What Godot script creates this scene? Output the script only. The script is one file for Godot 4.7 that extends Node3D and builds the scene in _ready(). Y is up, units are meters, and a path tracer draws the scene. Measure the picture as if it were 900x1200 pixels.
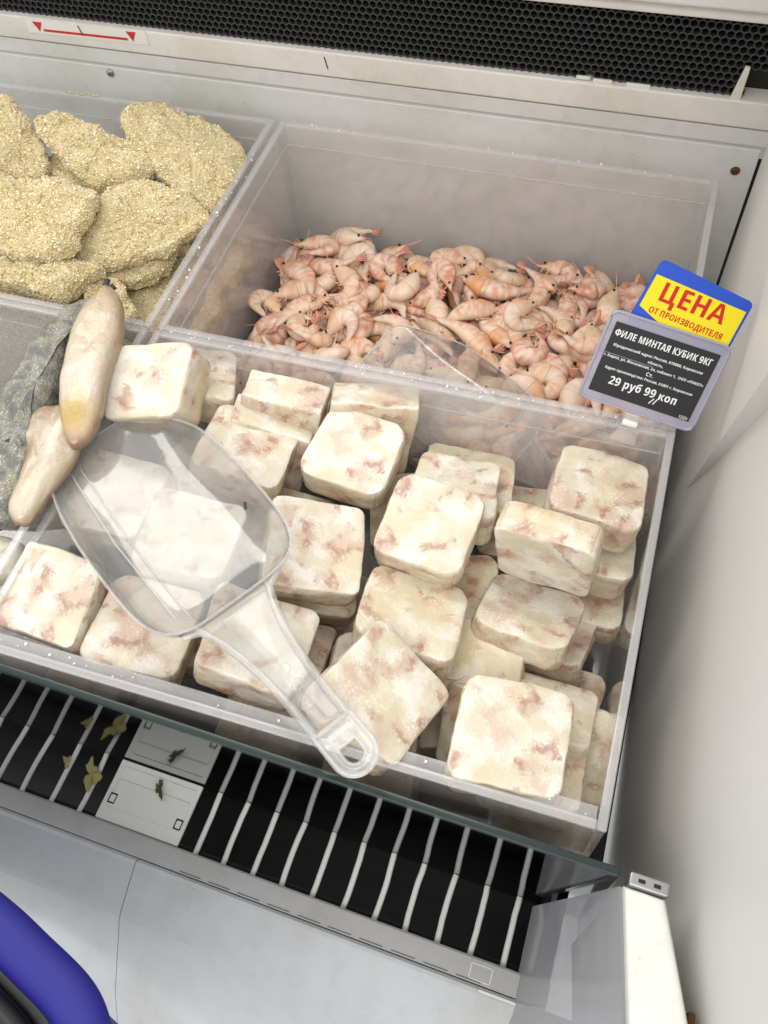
extends Node3D
# A corner of a shop's display freezer: clear bins of frozen fish cubes, shrimp and breaded cutlets.
# Origin: back left corner of the shrimp bin at rim height. x to the right, y up, z towards the shopper.

var used := {}
var mats := {}
var tex := {}
var rng := RandomNumberGenerator.new()

func _ready():
	rng.seed = 4711
	# ---- camera
	var cam := Camera3D.new()
	cam.name = "camera"
	cam.keep_aspect = Camera3D.KEEP_HEIGHT
	cam.fov = 60.56
	cam.near = 0.02
	cam.far = 50.0
	add_child(cam)
	cam.transform = Transform3D(Basis(Vector3(0.95249, -0.06212, -0.29816), Vector3(-0.22069, 0.53388, -0.81625), Vector3(0.20989, 0.84327, 0.49481)).orthonormalized(), Vector3(0.3475, 0.4940, 0.6816))
	cam.current = true
	# ---- the shop's even light: a pale ceiling all round, two rows of tubes over the freezer
	var e := Environment.new()
	e.background_mode = Environment.BG_COLOR
	e.background_color = Color(0.90, 0.90, 0.905)
	e.tonemap_mode = Environment.TONE_MAPPER_LINEAR
	e.tonemap_exposure = 1.46
	e.sdfgi_enabled = true
	e.ssao_enabled = true
	e.ssil_enabled = true
	var we := WorldEnvironment.new()
	we.name = "environment"
	we.environment = e
	add_child(we)
	area_light("ceiling_tubes", Vector3(-0.8, 1.9, -0.35), Vector3(0.1, 0, 0.2), Vector2(2.4, 0.5), 1.35, Color(1.0, 0.985, 0.95))
	area_light("ceiling_tubes", Vector3(0.5, 1.9, 1.6), Vector3(0.25, 0, 0.2), Vector2(2.4, 0.5), 1.9, Color(1.0, 0.985, 0.96))
	make_textures()
	make_materials()
	freezer()
	bins()
	cubes()
	cutlets()
	fish_pieces()
	shrimps()
	scoops()
	price_tag()
	foreground()

func area_light(called, at, target, size, energy, col):
	var l := AreaLight3D.new()
	l.name = numbered(called)
	l.area_size = size
	l.light_energy = energy
	l.light_color = col
	l.shadow_enabled = true
	add_child(l)
	l.look_at_from_position(at, target, Vector3(1, 0, 0).cross(target - at).normalized())

# ------------------------------------------------------------------ naming
func numbered(called: String) -> String:
	if not used.has(called):
		used[called] = 0
		return called
	used[called] += 1
	return "%s_%03d" % [called, used[called]]

func tag(o: Node3D, label := "", category := "", group := "", kind := ""):
	if label != "": o.set_meta("label", label)
	if category != "": o.set_meta("category", category)
	if group != "": o.set_meta("group", group)
	if kind != "": o.set_meta("kind", kind)
	return o

func thing(called: String, label: String, category: String, t := Transform3D.IDENTITY, group := "") -> Node3D:
	var o := Node3D.new()
	o.name = numbered(called)
	add_child(o)
	o.transform = t
	return tag(o, label, category, group)

func obj(called: String, mesh: Mesh, mat: Material, parent: Node = self, t := Transform3D.IDENTITY) -> MeshInstance3D:
	var o := MeshInstance3D.new()
	o.name = numbered(called) if parent == self else called
	o.mesh = mesh
	o.material_override = mat
	o.transform = t
	parent.add_child(o, true)
	return o

# ------------------------------------------------------------------ mesh building
class Mesher:
	var v := PackedVector3Array()
	var c := PackedColorArray()
	var idx := PackedInt32Array()

	func add(p: Vector3, col := Color.WHITE) -> int:
		v.append(p)
		c.append(col)
		return v.size() - 1

	func tri(a: int, b: int, d: int):
		idx.append(a); idx.append(b); idx.append(d)

	func quad(a: int, b: int, d: int, e: int):
		tri(a, b, d); tri(a, d, e)

	func face(a: Vector3, b: Vector3, d: Vector3, e: Vector3, col := Color.WHITE):
		var s := v.size()
		add(a, col); add(b, col); add(d, col); add(e, col)
		quad(s, s + 1, s + 2, s + 3)

	# rings: rows of equal length, joined one to the next; ends closed with fans
	func loft(rings: Array, cols = null, closed := true, cap0 := true, cap1 := true):
		var n: int = rings[0].size()
		var s := v.size()
		for k in rings.size():
			for i in n:
				add(rings[k][i], cols[k][i] if cols != null else Color.WHITE)
		for k in rings.size() - 1:
			for i in (n if closed else n - 1):
				var j := (i + 1) % n
				quad(s + k * n + i, s + k * n + j, s + (k + 1) * n + j, s + (k + 1) * n + i)
		for e in [[cap0, 0], [cap1, rings.size() - 1]]:
			if e[0]:
				var m := Vector3.ZERO
				for q in rings[e[1]]: m += q
				var ci := add(m / n, cols[e[1]][0] if cols != null else Color.WHITE)
				for i in n:
					var j := (i + 1) % n
					if e[1] == 0: tri(ci, s + j, s + i)
					else: tri(ci, s + e[1] * n + i, s + e[1] * n + j)

	func mesh(solid := true) -> ArrayMesh:
		if solid:
			var vol := 0.0
			for t in range(0, idx.size(), 3):
				vol += v[idx[t]].dot(v[idx[t + 1]].cross(v[idx[t + 2]]))
			if vol < 0:
				for t in range(0, idx.size(), 3):
					var q := idx[t + 1]
					idx[t + 1] = idx[t + 2]
					idx[t + 2] = q
		var nn := PackedVector3Array()
		nn.resize(v.size())
		for t in range(0, idx.size(), 3):
			var a := idx[t]
			var b := idx[t + 1]
			var d := idx[t + 2]
			var w := (v[b] - v[a]).cross(v[d] - v[a])
			nn[a] += w; nn[b] += w; nn[d] += w
			idx[t + 1] = d
			idx[t + 2] = b
		for i in nn.size():
			nn[i] = nn[i].normalized() if nn[i].length_squared() > 0.0 else Vector3.UP
		var arr := []
		arr.resize(Mesh.ARRAY_MAX)
		arr[Mesh.ARRAY_VERTEX] = v
		arr[Mesh.ARRAY_NORMAL] = nn
		arr[Mesh.ARRAY_COLOR] = c
		arr[Mesh.ARRAY_INDEX] = idx
		var m := ArrayMesh.new()
		m.add_surface_from_arrays(Mesh.PRIMITIVE_TRIANGLES, arr)
		return m

func axis_steps(h: float, r: float, n: int) -> Array:
	var a := [-h, -h + r * 0.3, -h + r]
	for i in range(1, n):
		a.append(lerpf(-h + r, h - r, float(i) / n))
	a.append_array([h - r, h - r * 0.3, h])
	return a

# a box with rounded edges r and, seen from above, rounded corners R; bend(p, dir, out) may move and tint each point
func rbox(size: Vector3, r: float, n := Vector3i(1, 1, 1), R := 0.0, bend = null, into: Mesher = null, at := Transform3D.IDENTITY) -> Mesher:
	var m := into if into != null else Mesher.new()
	var h := size / 2.0
	r = minf(r, minf(h.x, minf(h.y, h.z)) * 0.98)
	var X := axis_steps(h.x, r, n.x)
	var Y := axis_steps(h.y, r, n.y)
	var Z := axis_steps(h.z, r, n.z)
	var ids := {}
	var inner := h - Vector3(r, r, r)
	var get_id := func(i: int, j: int, k: int) -> int:
		var key := (i * 512 + j) * 512 + k
		if ids.has(key): return ids[key]
		var q := Vector3(X[i], Y[j], Z[k])
		var cl := q.clamp(-inner, inner)
		var d := (q - cl).normalized()
		var p := cl + d * r
		if R > 0.0:
			var i2 := Vector2(maxf(h.x - R, 0), maxf(h.z - R, 0))
			var w := Vector2(p.x, p.z)
			var c2 := w.clamp(-i2, i2)
			var d2 := w - c2
			if absf(d2.x) > 1e-6 and absf(d2.y) > 1e-6:
				d2 = d2 * (maxf(absf(d2.x), absf(d2.y)) / d2.length())
				p = Vector3(c2.x + d2.x, p.y, c2.y + d2.y)
		var col := Color.WHITE
		if bend != null:
			var res = bend.call(p, d)
			p = res[0]
			col = res[1]
		ids[key] = m.add(at * p, col)
		return ids[key]
	var nx := X.size() - 1
	var ny := Y.size() - 1
	var nz := Z.size() - 1
	for i in nx:
		for k in nz:
			m.quad(get_id.call(i, ny, k), get_id.call(i, ny, k + 1), get_id.call(i + 1, ny, k + 1), get_id.call(i + 1, ny, k))
			m.quad(get_id.call(i, 0, k), get_id.call(i + 1, 0, k), get_id.call(i + 1, 0, k + 1), get_id.call(i, 0, k + 1))
	for i in nx:
		for j in ny:
			m.quad(get_id.call(i, j, nz), get_id.call(i + 1, j, nz), get_id.call(i + 1, j + 1, nz), get_id.call(i, j + 1, nz))
			m.quad(get_id.call(i, j, 0), get_id.call(i, j + 1, 0), get_id.call(i + 1, j + 1, 0), get_id.call(i + 1, j, 0))
	for k in nz:
		for j in ny:
			m.quad(get_id.call(nx, j, k), get_id.call(nx, j + 1, k), get_id.call(nx, j + 1, k + 1), get_id.call(nx, j, k + 1))
			m.quad(get_id.call(0, j, k), get_id.call(0, j, k + 1), get_id.call(0, j + 1, k + 1), get_id.call(0, j + 1, k))
	return m

func bx(lo: Vector3, hi: Vector3, r := 0.0008) -> ArrayMesh:
	return rbox(hi - lo, r, Vector3i(1, 1, 1), 0.0, null, null, Transform3D(Basis.IDENTITY, (lo + hi) / 2.0)).mesh()

func tube(path: Array, radius: float, sides := 8, flat := 1.0, into: Mesher = null) -> Mesher:
	var m := into if into != null else Mesher.new()
	var rings := []
	for k in path.size():
		var t: Vector3 = (path[mini(k + 1, path.size() - 1)] - path[maxi(k - 1, 0)]).normalized()
		var s := t.cross(Vector3.UP)
		if s.length() < 0.05: s = t.cross(Vector3.RIGHT)
		s = s.normalized()
		var u := s.cross(t).normalized()
		var ring := []
		for i in sides:
			var a := TAU * i / sides
			ring.append(path[k] + s * cos(a) * radius + u * sin(a) * radius * flat)
		rings.append(ring)
	m.loft(rings)
	return m

# closed smooth outline through the given points (pairs of mm), n points
func outline(mm: Array, n: int) -> PackedVector2Array:
	var p := PackedVector2Array()
	for i in range(0, mm.size(), 2): p.append(Vector2(mm[i], mm[i + 1]) * 0.001)
	var out := PackedVector2Array()
	var k := p.size()
	for i in n:
		var f := float(i) / n * k
		var a := int(f)
		out.append(p[a % k].cubic_interpolate(p[(a + 1) % k], p[(a + k - 1) % k], p[(a + 2) % k], f - a))
	return out

func noise(seed_: int, freq: float, octaves := 3) -> FastNoiseLite:
	var f := FastNoiseLite.new()
	f.seed = seed_
	f.noise_type = FastNoiseLite.TYPE_SIMPLEX_SMOOTH
	f.frequency = freq
	f.fractal_octaves = octaves
	return f

# a plump flat piece over an outline; bend(p) -> [p, colour]
func pillow(o: PackedVector2Array, thick: float, bend, rows := 11, e1 := 0.45, e2 := 0.7) -> Mesher:
	var cen := Vector2.ZERO
	for q in o: cen += q
	cen /= o.size()
	var m := Mesher.new()
	var rings := []
	var cols := []
	for k in rows:
		var th := lerpf(PI / 2 - 0.06, -PI / 2 + 0.06, float(k) / (rows - 1))
		var rho := pow(absf(cos(th)), e1)
		if k <= rows / 2: rho = lerpf(rho, sqrt(maxf(rho, 0)), 0.0)
		var y := signf(sin(th)) * pow(absf(sin(th)), e2) * thick / 2
		var ring := []
		var rc := []
		for q in o:
			var w := cen + (q - cen) * rho
			var res = bend.call(Vector3(w.x, y, w.y))
			ring.append(res[0])
			rc.append(res[1])
		rings.append(ring)
		cols.append(rc)
	m.loft(rings, cols)
	return m

func lin(r: float, g: float, b: float, a := 1.0) -> Color:
	return Color(r, g, b, a).srgb_to_linear()

# ------------------------------------------------------------------ textures and materials
func noise_bytes(seed_: int, freq: float, size: int, octaves := 3, ridged := false, warp := 0.0) -> PackedByteArray:
	var f := noise(seed_, freq, octaves)
	if ridged: f.fractal_type = FastNoiseLite.FRACTAL_RIDGED
	if warp > 0.0:
		f.domain_warp_enabled = true
		f.domain_warp_amplitude = warp
		f.domain_warp_frequency = freq * 1.3
	var im := f.get_image(size, size)
	im.convert(Image.FORMAT_L8)
	return im.get_data()

func as_texture(b: PackedByteArray, size: int, fmt: int) -> ImageTexture:
	return ImageTexture.create_from_image(Image.create_from_data(size, size, false, fmt, b))

func sm(a: float, b: float, x: float) -> float:
	return smoothstep(a, b, x)

func make_textures():
	# the flesh of the frozen cubes: cream with pinkish brown veins, yellowish and white patches
	for t in 3:
		var n := 768
		var a := noise_bytes(100 + t, 0.0080, n, 2, true, 60.0)
		var b := noise_bytes(200 + t, 0.0090, n, 2, false, 75.0)
		var c := noise_bytes(300 + t, 0.10, n, 3)
		var d := noise_bytes(400 + t, 0.0075, n, 2)
		var f := noise_bytes(500 + t, 0.012, n, 3, false, 50.0)
		var out := PackedByteArray()
		out.resize(n * n * 3)
		var hh := PackedByteArray()
		hh.resize(n * n)
		for i in n * n:
			var va := a[i] / 255.0
			var vb := b[i] / 255.0
			var vc := c[i] / 255.0
			var vd := d[i] / 255.0
			var vf := f[i] / 255.0
			# clouded flesh
			var col := Color(0.85, 0.825, 0.755).lerp(Color(0.905, 0.89, 0.85), sm(0.30, 0.75, vf))
			col = col.lerp(Color(0.84, 0.795, 0.68), sm(0.50, 0.85, vd) * 0.65)
			# broad soft pinkish smears with a thin darker heart here and there
			var m: float = vb + [-0.05, -0.01, 0.03][t]
			col = col.lerp(Color(0.81, 0.70, 0.635), sm(0.48, 0.80, m) * 0.62)
			var core := sm(0.50, 0.76, m) * sm(0.55, 1.0, va)
			col = col.lerp(Color(0.63, 0.47, 0.41), core * 0.72)
			var clot := sm(0.80, 0.92, 1.0 - vf + (vc - 0.5) * 0.10) * sm(0.50, 0.62, 1.0 - vd)
			col = col.lerp(Color(0.64, 0.43, 0.36), clot * 0.5)
			# rime
			col = col.lerp(Color(0.95, 0.945, 0.93), sm(0.55, 0.80, vc) * sm(0.40, 0.75, vf) * 0.6)
			out[i * 3] = int(clampf(col.r, 0, 1) * 255)
			out[i * 3 + 1] = int(clampf(col.g, 0, 1) * 255)
			out[i * 3 + 2] = int(clampf(col.b, 0, 1) * 255)
			hh[i] = int(clampf(0.5 + (vc - 0.5) * 0.13 + (vf - 0.5) * 0.8 + (va - 0.5) * 0.25, 0, 1) * 255)
		tex["flesh%d" % t] = as_texture(out, n, Image.FORMAT_RGB8)
		tex["flesh_height%d" % t] = as_texture(hh, n, Image.FORMAT_L8)
	# grey fish skin with frost
	var n2 := 512
	var a2 := noise_bytes(21, 0.016, n2, 4, false, 25.0)
	var b2 := noise_bytes(22, 0.12, n2, 3)
	var c2 := noise_bytes(23, 0.04, n2, 4)
	var d2 := noise_bytes(24, 0.012, n2, 3)
	var o2 := PackedByteArray()
	o2.resize(n2 * n2 * 3)
	var h2 := PackedByteArray()
	h2.resize(n2 * n2)
	for i in n2 * n2:
		var va := a2[i] / 255.0
		var vb := b2[i] / 255.0
		var vc := c2[i] / 255.0
		var col := Color(0.42, 0.415, 0.39).lerp(Color(0.55, 0.545, 0.51), sm(0.25, 0.75, va))
		col = col.lerp(Color(0.58, 0.57, 0.44), sm(0.50, 0.8, d2[i] / 255.0) * 0.6)
		col = col.lerp(Color(0.32, 0.32, 0.31), sm(0.6, 0.85, vc) * 0.4)
		col = col.lerp(Color(0.84, 0.84, 0.81), sm(0.56, 0.80, vb) * sm(0.0, 0.9, va) * 0.85)
		o2[i * 3] = int(col.r * 255)
		o2[i * 3 + 1] = int(col.g * 255)
		o2[i * 3 + 2] = int(col.b * 255)
		h2[i] = int(clampf(vb * 0.5 + vc * 0.5, 0, 1) * 255)
	tex["skin"] = as_texture(o2, n2, Image.FORMAT_RGB8)
	tex["skin_height"] = as_texture(h2, n2, Image.FORMAT_L8)
	# worn white plastic: faint grey smears and scuffs
	var a3 := noise_bytes(31, 0.006, n2, 4, false, 40.0)
	var b3 := noise_bytes(32, 0.03, n2, 4)
	var c3 := noise_bytes(33, 0.012, n2, 3, true, 20.0)
	var d3 := noise_bytes(34, 0.2, n2, 2)
	var o3 := PackedByteArray()
	o3.resize(n2 * n2 * 3)
	var h3 := PackedByteArray()
	h3.resize(n2 * n2)
	for i in n2 * n2:
		var w := 1.0 - 0.03 * sm(0.4, 0.8, a3[i] / 255.0) - 0.02 * sm(0.5, 0.8, b3[i] / 255.0) - 0.05 * sm(0.92, 0.99, c3[i] / 255.0) * sm(0.4, 0.7, b3[i] / 255.0) - 0.10 * sm(0.82, 0.9, d3[i] / 255.0) * sm(0.55, 0.7, a3[i] / 255.0)
		o3[i * 3] = int(w * 255)
		o3[i * 3 + 1] = int(w * 254)
		o3[i * 3 + 2] = int((w - 0.02 * sm(0.5, 0.8, a3[i] / 255.0)) * 253)
		h3[i] = int((0.62 + 0.08 * sm(0.4, 0.7, b3[i] / 255.0) - 0.08 * sm(0.4, 0.8, a3[i] / 255.0)) * 255)
	tex["worn"] = as_texture(o3, n2, Image.FORMAT_RGB8)
	tex["worn_rough"] = as_texture(h3, n2, Image.FORMAT_L8)
	# fine grain for breading, shrimp shells and the like
	tex["grain"] = as_texture(noise_bytes(41, 0.09, 256, 3), 256, Image.FORMAT_L8)
	tex["ripple"] = as_texture(noise_bytes(42, 0.025, 256, 3, false, 20.0), 256, Image.FORMAT_L8)

func mat(called: String, col: Color, rough := 0.5, metal := 0.0) -> StandardMaterial3D:
	var m := StandardMaterial3D.new()
	m.resource_name = called
	m.albedo_color = col
	m.roughness = rough
	m.metallic = metal
	mats[called] = m
	return m

func pane(called: String, col: Color, alpha: float, rough := 0.08) -> StandardMaterial3D:
	var m := mat(called, Color(col.r, col.g, col.b, alpha), rough)
	m.transparency = BaseMaterial3D.TRANSPARENCY_ALPHA
	return m

func triplanar(m: StandardMaterial3D, per_metre: float, offset := Vector3.ZERO, world := false):
	m.uv1_triplanar = true
	m.uv1_world_triplanar = world
	m.uv1_scale = Vector3.ONE * per_metre
	m.uv1_offset = offset
	m.uv1_triplanar_sharpness = 4.0

func make_materials():
	for t in 3:
		for k in 5:
			var m := mat("flesh_%d_%d" % [t, k], Color(0.975, 0.97, 0.96), 0.42)
			m.albedo_texture = tex["flesh%d" % t]
			m.heightmap_enabled = true
			m.heightmap_texture = tex["flesh_height%d" % t]
			m.heightmap_scale = 0.10
			m.vertex_color_use_as_albedo = true
			m.subsurf_scatter_enabled = true
			m.subsurf_scatter_strength = 0.12
			triplanar(m, 4.6, Vector3(0.25 + 0.13 * k, 0.75 - 0.11 * k, 0.3 + 0.1 * ((k * 3) % 5)))
	var white := mat("white_plastic", Color(0.80, 0.80, 0.79), 0.6)
	var warm := mat("white_trim", Color(0.83, 0.82, 0.79), 0.5)
	var wall := mat("side_wall_plastic", Color(0.84, 0.835, 0.82), 0.45)
	var ledge := mat("ledge_plastic", Color(0.70, 0.712, 0.722), 0.55)
	var strip := mat("ledge_strip", Color(0.64, 0.64, 0.64), 0.5)
	var post := mat("post_plastic", Color(0.86, 0.86, 0.84), 0.4)
	for m in [white, warm, ledge, strip, post]:
		m.albedo_texture = tex["worn"]
		m.roughness_texture = tex["worn_rough"]
		m.roughness = 0.8
		triplanar(m, 2.7, Vector3(0.3, 0.1, 0.6), true)
	mat("dark_gap", Color(0.05, 0.05, 0.05), 0.8)
	mat("shelf_dark", Color(0.09, 0.09, 0.092), 0.6)
	mat("honeycomb", Color(0.16, 0.16, 0.157), 0.5)
	mat("black", Color(0.03, 0.03, 0.03), 0.5)
	mat("bar_white", Color(0.82, 0.82, 0.80), 0.45)
	mat("groove", Color(0.74, 0.735, 0.73), 0.6)
	mat("metal", Color(0.62, 0.62, 0.62), 0.35, 0.8)
	mat("rust", Color(0.33, 0.22, 0.08), 0.9)
	var mirror := mat("guard_glass", Color(0.46, 0.48, 0.47), 0.05, 1.0)
	mat("guard_edge", Color(0.085, 0.16, 0.155), 0.15)
	pane("acrylic", Color(0.90, 0.89, 0.885), 0.15, 0.06)
	pane("acrylic_edge", Color(0.80, 0.795, 0.80), 0.25, 0.12)
	# the scoop's clear plastic, thick enough to bend what lies behind it
	var sp := mat("scoop_plastic", Color(0.97, 0.97, 0.96, 0.12), 0.06)
	sp.refraction_enabled = true
	sp.refraction_scale = 0.049
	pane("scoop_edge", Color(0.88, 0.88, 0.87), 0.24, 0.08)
	pane("clip_plastic", Color(0.85, 0.85, 0.85), 0.25, 0.1)
	var cr := mat("crust", Color(0.78, 0.72, 0.56), 0.9)
	cr.vertex_color_use_as_albedo = true
	var crumb := mat("crumb", Color(1, 1, 1), 0.8)
	crumb.vertex_color_use_as_albedo = true
	var skin := mat("fish_skin", Color(1, 1, 1), 0.42)
	skin.albedo_texture = tex["skin"]
	skin.heightmap_enabled = true
	skin.heightmap_texture = tex["skin_height"]
	skin.heightmap_scale = 0.16
	triplanar(skin, 8.0)
	var flesh := mat("fish_flesh", Color(1, 1, 1), 0.28)
	flesh.vertex_color_use_as_albedo = true
	flesh.subsurf_scatter_enabled = true
	flesh.subsurf_scatter_strength = 0.3
	flesh.clearcoat_enabled = true
	flesh.clearcoat = 0.6
	flesh.clearcoat_roughness = 0.12
	flesh.heightmap_enabled = true
	flesh.heightmap_texture = tex["ripple"]
	flesh.heightmap_scale = 0.08
	triplanar(flesh, 20.0)
	var sh := mat("shrimp_shell", Color(1, 1, 1), 0.30)
	sh.vertex_color_use_as_albedo = true
	sh.heightmap_enabled = true
	sh.heightmap_texture = tex["grain"]
	sh.heightmap_scale = 0.03
	triplanar(sh, 60.0)
	mat("eye_black", Color(0.03, 0.03, 0.03), 0.2)
	mat("tag_black", Color(0.13, 0.13, 0.14), 0.35)
	pane("tag_frame", Color(0.70, 0.69, 0.76), 0.62, 0.2)
	mat("tag_blue", Color(0.12, 0.30, 0.74), 0.35)
	mat("tag_yellow", Color(0.93, 0.85, 0.05), 0.4)
	mat("tag_red", Color(0.78, 0.07, 0.05), 0.4)
	mat("tag_white", Color(0.90, 0.90, 0.90), 0.5)
	mat("basket_blue", Color(0.075, 0.075, 0.47), 0.6)
	mat("basket_black", Color(0.03, 0.03, 0.035), 0.4)
	mat("sticker_paper", Color(0.85, 0.84, 0.80), 0.5)
	mat("sticker_red", Color(0.76, 0.13, 0.16), 0.5)
	mat("ink", Color(0.10, 0.10, 0.11), 0.6)
	mat("bead_grey", Color(0.42, 0.43, 0.42), 0.4)
	pane("end_grey", Color(0.70, 0.695, 0.705), 0.62, 0.12)
	mat("dash_grey", Color(0.38, 0.38, 0.40), 0.6)
	mat("herb", Color(0.60, 0.56, 0.36), 0.7)
	mat("herb_dark", Color(0.24, 0.24, 0.15), 0.7)

# ------------------------------------------------------------------ the freezer
# profile: points (z, y) going round, swept along x
func swept(profile: Array, x0: float, x1: float) -> ArrayMesh:
	var m := Mesher.new()
	var n := profile.size()
	for i in n:
		var a: Vector2 = profile[i]
		var b: Vector2 = profile[(i + 1) % n]
		m.face(Vector3(x0, a.y, a.x), Vector3(x1, a.y, a.x), Vector3(x1, b.y, b.x), Vector3(x0, b.y, b.x))
	var pv := PackedVector2Array(profile)
	var t := Geometry2D.triangulate_polygon(pv)
	for x in [x0, x1]:
		var s := m.v.size()
		for q in profile: m.add(Vector3(x, q.y, q.x))
		cap(m, s, t, (x == x1) == (profile_area(pv) > 0.0))
	return m.mesh()

# end face from triangulated points that start at vertex s, turned to +x or -x
func cap(m: Mesher, s: int, t: PackedInt32Array, plus: bool):
	for k in range(0, t.size(), 3):
		var a: Vector3 = m.v[s + t[k]]
		var nx: float = (m.v[s + t[k + 1]] - a).cross(m.v[s + t[k + 2]] - a).x
		if (nx > 0.0) == plus: m.tri(s + t[k], s + t[k + 1], s + t[k + 2])
		else: m.tri(s + t[k], s + t[k + 2], s + t[k + 1])

func profile_area(p: PackedVector2Array) -> float:
	var a := 0.0
	for i in p.size():
		a += p[i].cross(p[(i + 1) % p.size()])
	return a

func v2(a: Array) -> Array:
	var o := []
	for i in range(0, a.size(), 2): o.append(Vector2(a[i], a[i + 1]))
	return o

func freezer():
	var f := thing("display_freezer", "white open display freezer with black honeycomb vent, pale side wall and grey front ledge", "freezer")
	# back wall: lower panel, a band between two grooves, the trim under the vent, the trim over it
	obj("back_panel", bx(Vector3(-0.62, -0.34, -0.05), Vector3(0.4275, 0.0185, -0.02), 0.0015), mats.white_plastic, f)
	obj("back_band", bx(Vector3(-0.62, 0.0215, -0.05), Vector3(0.440, 0.0365, -0.019), 0.0015), mats.white_plastic, f)
	obj("groove_backing", bx(Vector3(-0.62, 0.01, -0.06), Vector3(0.445, 0.05, -0.0208), 0.001), mats.groove, f)
	obj("vent_trim", bx(Vector3(-0.62, 0.0385, -0.05), Vector3(0.452, 0.0615, -0.0165), 0.002), mats.white_trim, f)
	obj("vent_top_trim", bx(Vector3(-0.62, 0.1235, -0.05), Vector3(0.47, 0.132, -0.014), 0.002), mats.white_trim, f)
	obj("vent_hood", bx(Vector3(-0.62, 0.133, -0.05), Vector3(0.47, 0.26, -0.008), 0.004), mats.white_plastic, f)
	# honeycomb vent
	var hc := Mesher.new()
	var p := 0.0063
	var R := p / sqrt(3.0)
	var rows := 13
	for r in rows:
		for q in 168:
			var cx := -0.62 + (q + 0.5 * (r % 2)) * p
			var cy := 0.0605 + r * p * 0.866
			if cx > 0.398 + (0.02 if r > 4 else 0.0): continue
			if r < 1 and cx > 0.26 and cx < 0.30: continue
			if r < 2 and cx > 0.272 and cx < 0.284: continue
			var o := []
			var a := []
			var b := []
			for k in 6:
				var an := TAU * (k + 0.5) / 6
				var dir := Vector3(cos(an), sin(an), 0)
				o.append(Vector3(cx, cy, -0.022) + dir * R * 0.998)
				a.append(Vector3(cx, cy, -0.0223) + dir * R * 0.79)
				b.append(Vector3(cx, cy, -0.034) + dir * R * 0.74)
			for k in 6:
				var j := (k + 1) % 6
				hc.face(o[k], o[j], a[j], a[k])
				hc.face(a[k], a[j], b[j], b[k])
	var hm := obj("honeycomb_vent", hc.mesh(false), mats.honeycomb, f)
	tag(hm, "", "", "", "stuff")
	obj("vent_backing", bx(Vector3(-0.62, 0.055, -0.045), Vector3(0.47, 0.128, -0.0365)), mats.black, f)
	# the broken lower corner of the vent: a white stub and crumbs of foam
	obj("vent_stub", rbox(Vector3(0.007, 0.030, 0.004), 0.001, Vector3i(1, 1, 1), 0.0, func(q, d): return [Vector3(q.x * (0.9 - q.y * 22.0), q.y, q.z), Color.WHITE]).mesh(), mats.white_trim, f, Transform3D(Basis(Vector3(0, 0, 1), -0.1), Vector3(0.396, 0.073, -0.02)))
	for s in [[0.273, 0.0635, 0.012], [0.289, 0.0625, 0.016], [0.318, 0.0622, 0.02]]:
		obj("foam_crumb", rbox(Vector3(s[2], 0.003, 0.003), 0.001).mesh(), mats.white_trim, f, Transform3D(Basis(), Vector3(s[0], s[1], -0.0205)))
	# screws in the back wall
	for s in [[Vector3(-0.187, 0.0125, -0.0195), "metal"], [Vector3(0.412, -0.003, -0.0195), "rust"]]:
		var sc := Mesher.new()
		var prof := [[0.0, 0.0018], [0.0022, 0.0016], [0.0036, 0.0008], [0.004, 0.0]]
		var rings := []
		for q in prof:
			var ring := []
			for k in 16:
				ring.append(Vector3(cos(TAU * k / 16) * (q[0] + 0.0001), sin(TAU * k / 16) * (q[0] + 0.0001), q[1]))
			rings.append(ring)
		sc.loft(rings)
		var so := obj("screw", sc.mesh(), mats[s[1]], f, Transform3D(Basis(), s[0]))
		obj("slot", bx(Vector3(-0.0022, -0.0004, 0.0015), Vector3(0.0022, 0.0004, 0.0021), 0.0002), mats.black, so, Transform3D(Basis(Vector3(0, 0, 1), 0.7), Vector3.ZERO))
	# side wall: a rear panel with a leaning front edge, the main wall, the low bumper
	obj("side_wall_rear_panel", swept_x(v2([-0.0195, -0.33, 0.155, -0.33, 0.214, -0.168, 0.2705, -0.016, 0.327, 0.136, 0.388, 0.30, -0.0195, 0.30]), 0.4300, 0.46, 0.003), mats.side_wall_plastic, f)
	var w := Mesher.new()
	var yy := [-0.34, -0.24, -0.19, -0.14, -0.05, 0.05, 0.15, 0.32]
	var ww := [-0.022, -0.019, -0.013, -0.006, 0.001, 0.006, 0.012, 0.024]
	var rr := []
	for k in yy.size():
		var ring := []
		for q in [[0.434, 0.10], [0.436, 0.3], [0.443, 0.52], [0.4555, 0.60], [0.474, 0.68], [0.505, 0.85], [0.60, 0.85], [0.60, 0.10]]:
			ring.append(Vector3(q[0] + (ww[k] if q[0] < 0.55 else 0.0), yy[k], q[1]))
		rr.append(ring)
	w.loft(rr)
	obj("side_wall", w.mesh(), mats.side_wall_plastic, f)
	# shelf under the bins
	obj("shelf", bx(Vector3(-0.60, -0.215, -0.0195), Vector3(0.4225, -0.197, 0.548), 0.002), mats.shelf_dark, f)
	obj("back_core", bx(Vector3(-0.62, -0.34, -0.07), Vector3(0.52, 0.28, -0.0605)), mats.dark_gap, f)
	# ---- the front, turned a little against the bins
	var F := Transform3D(Basis(Vector3.UP, -0.026), Vector3(0, 0, 0.5615))
	obj("air_well", bx(Vector3(-0.60, -0.30, -0.02), Vector3(0.40, -0.285, 0.055)), mats.black, f, F)
	obj("air_well_front", bx(Vector3(-0.60, -0.30, 0.0485), Vector3(0.40, -0.168, 0.056)), mats.black, f, F)
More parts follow.
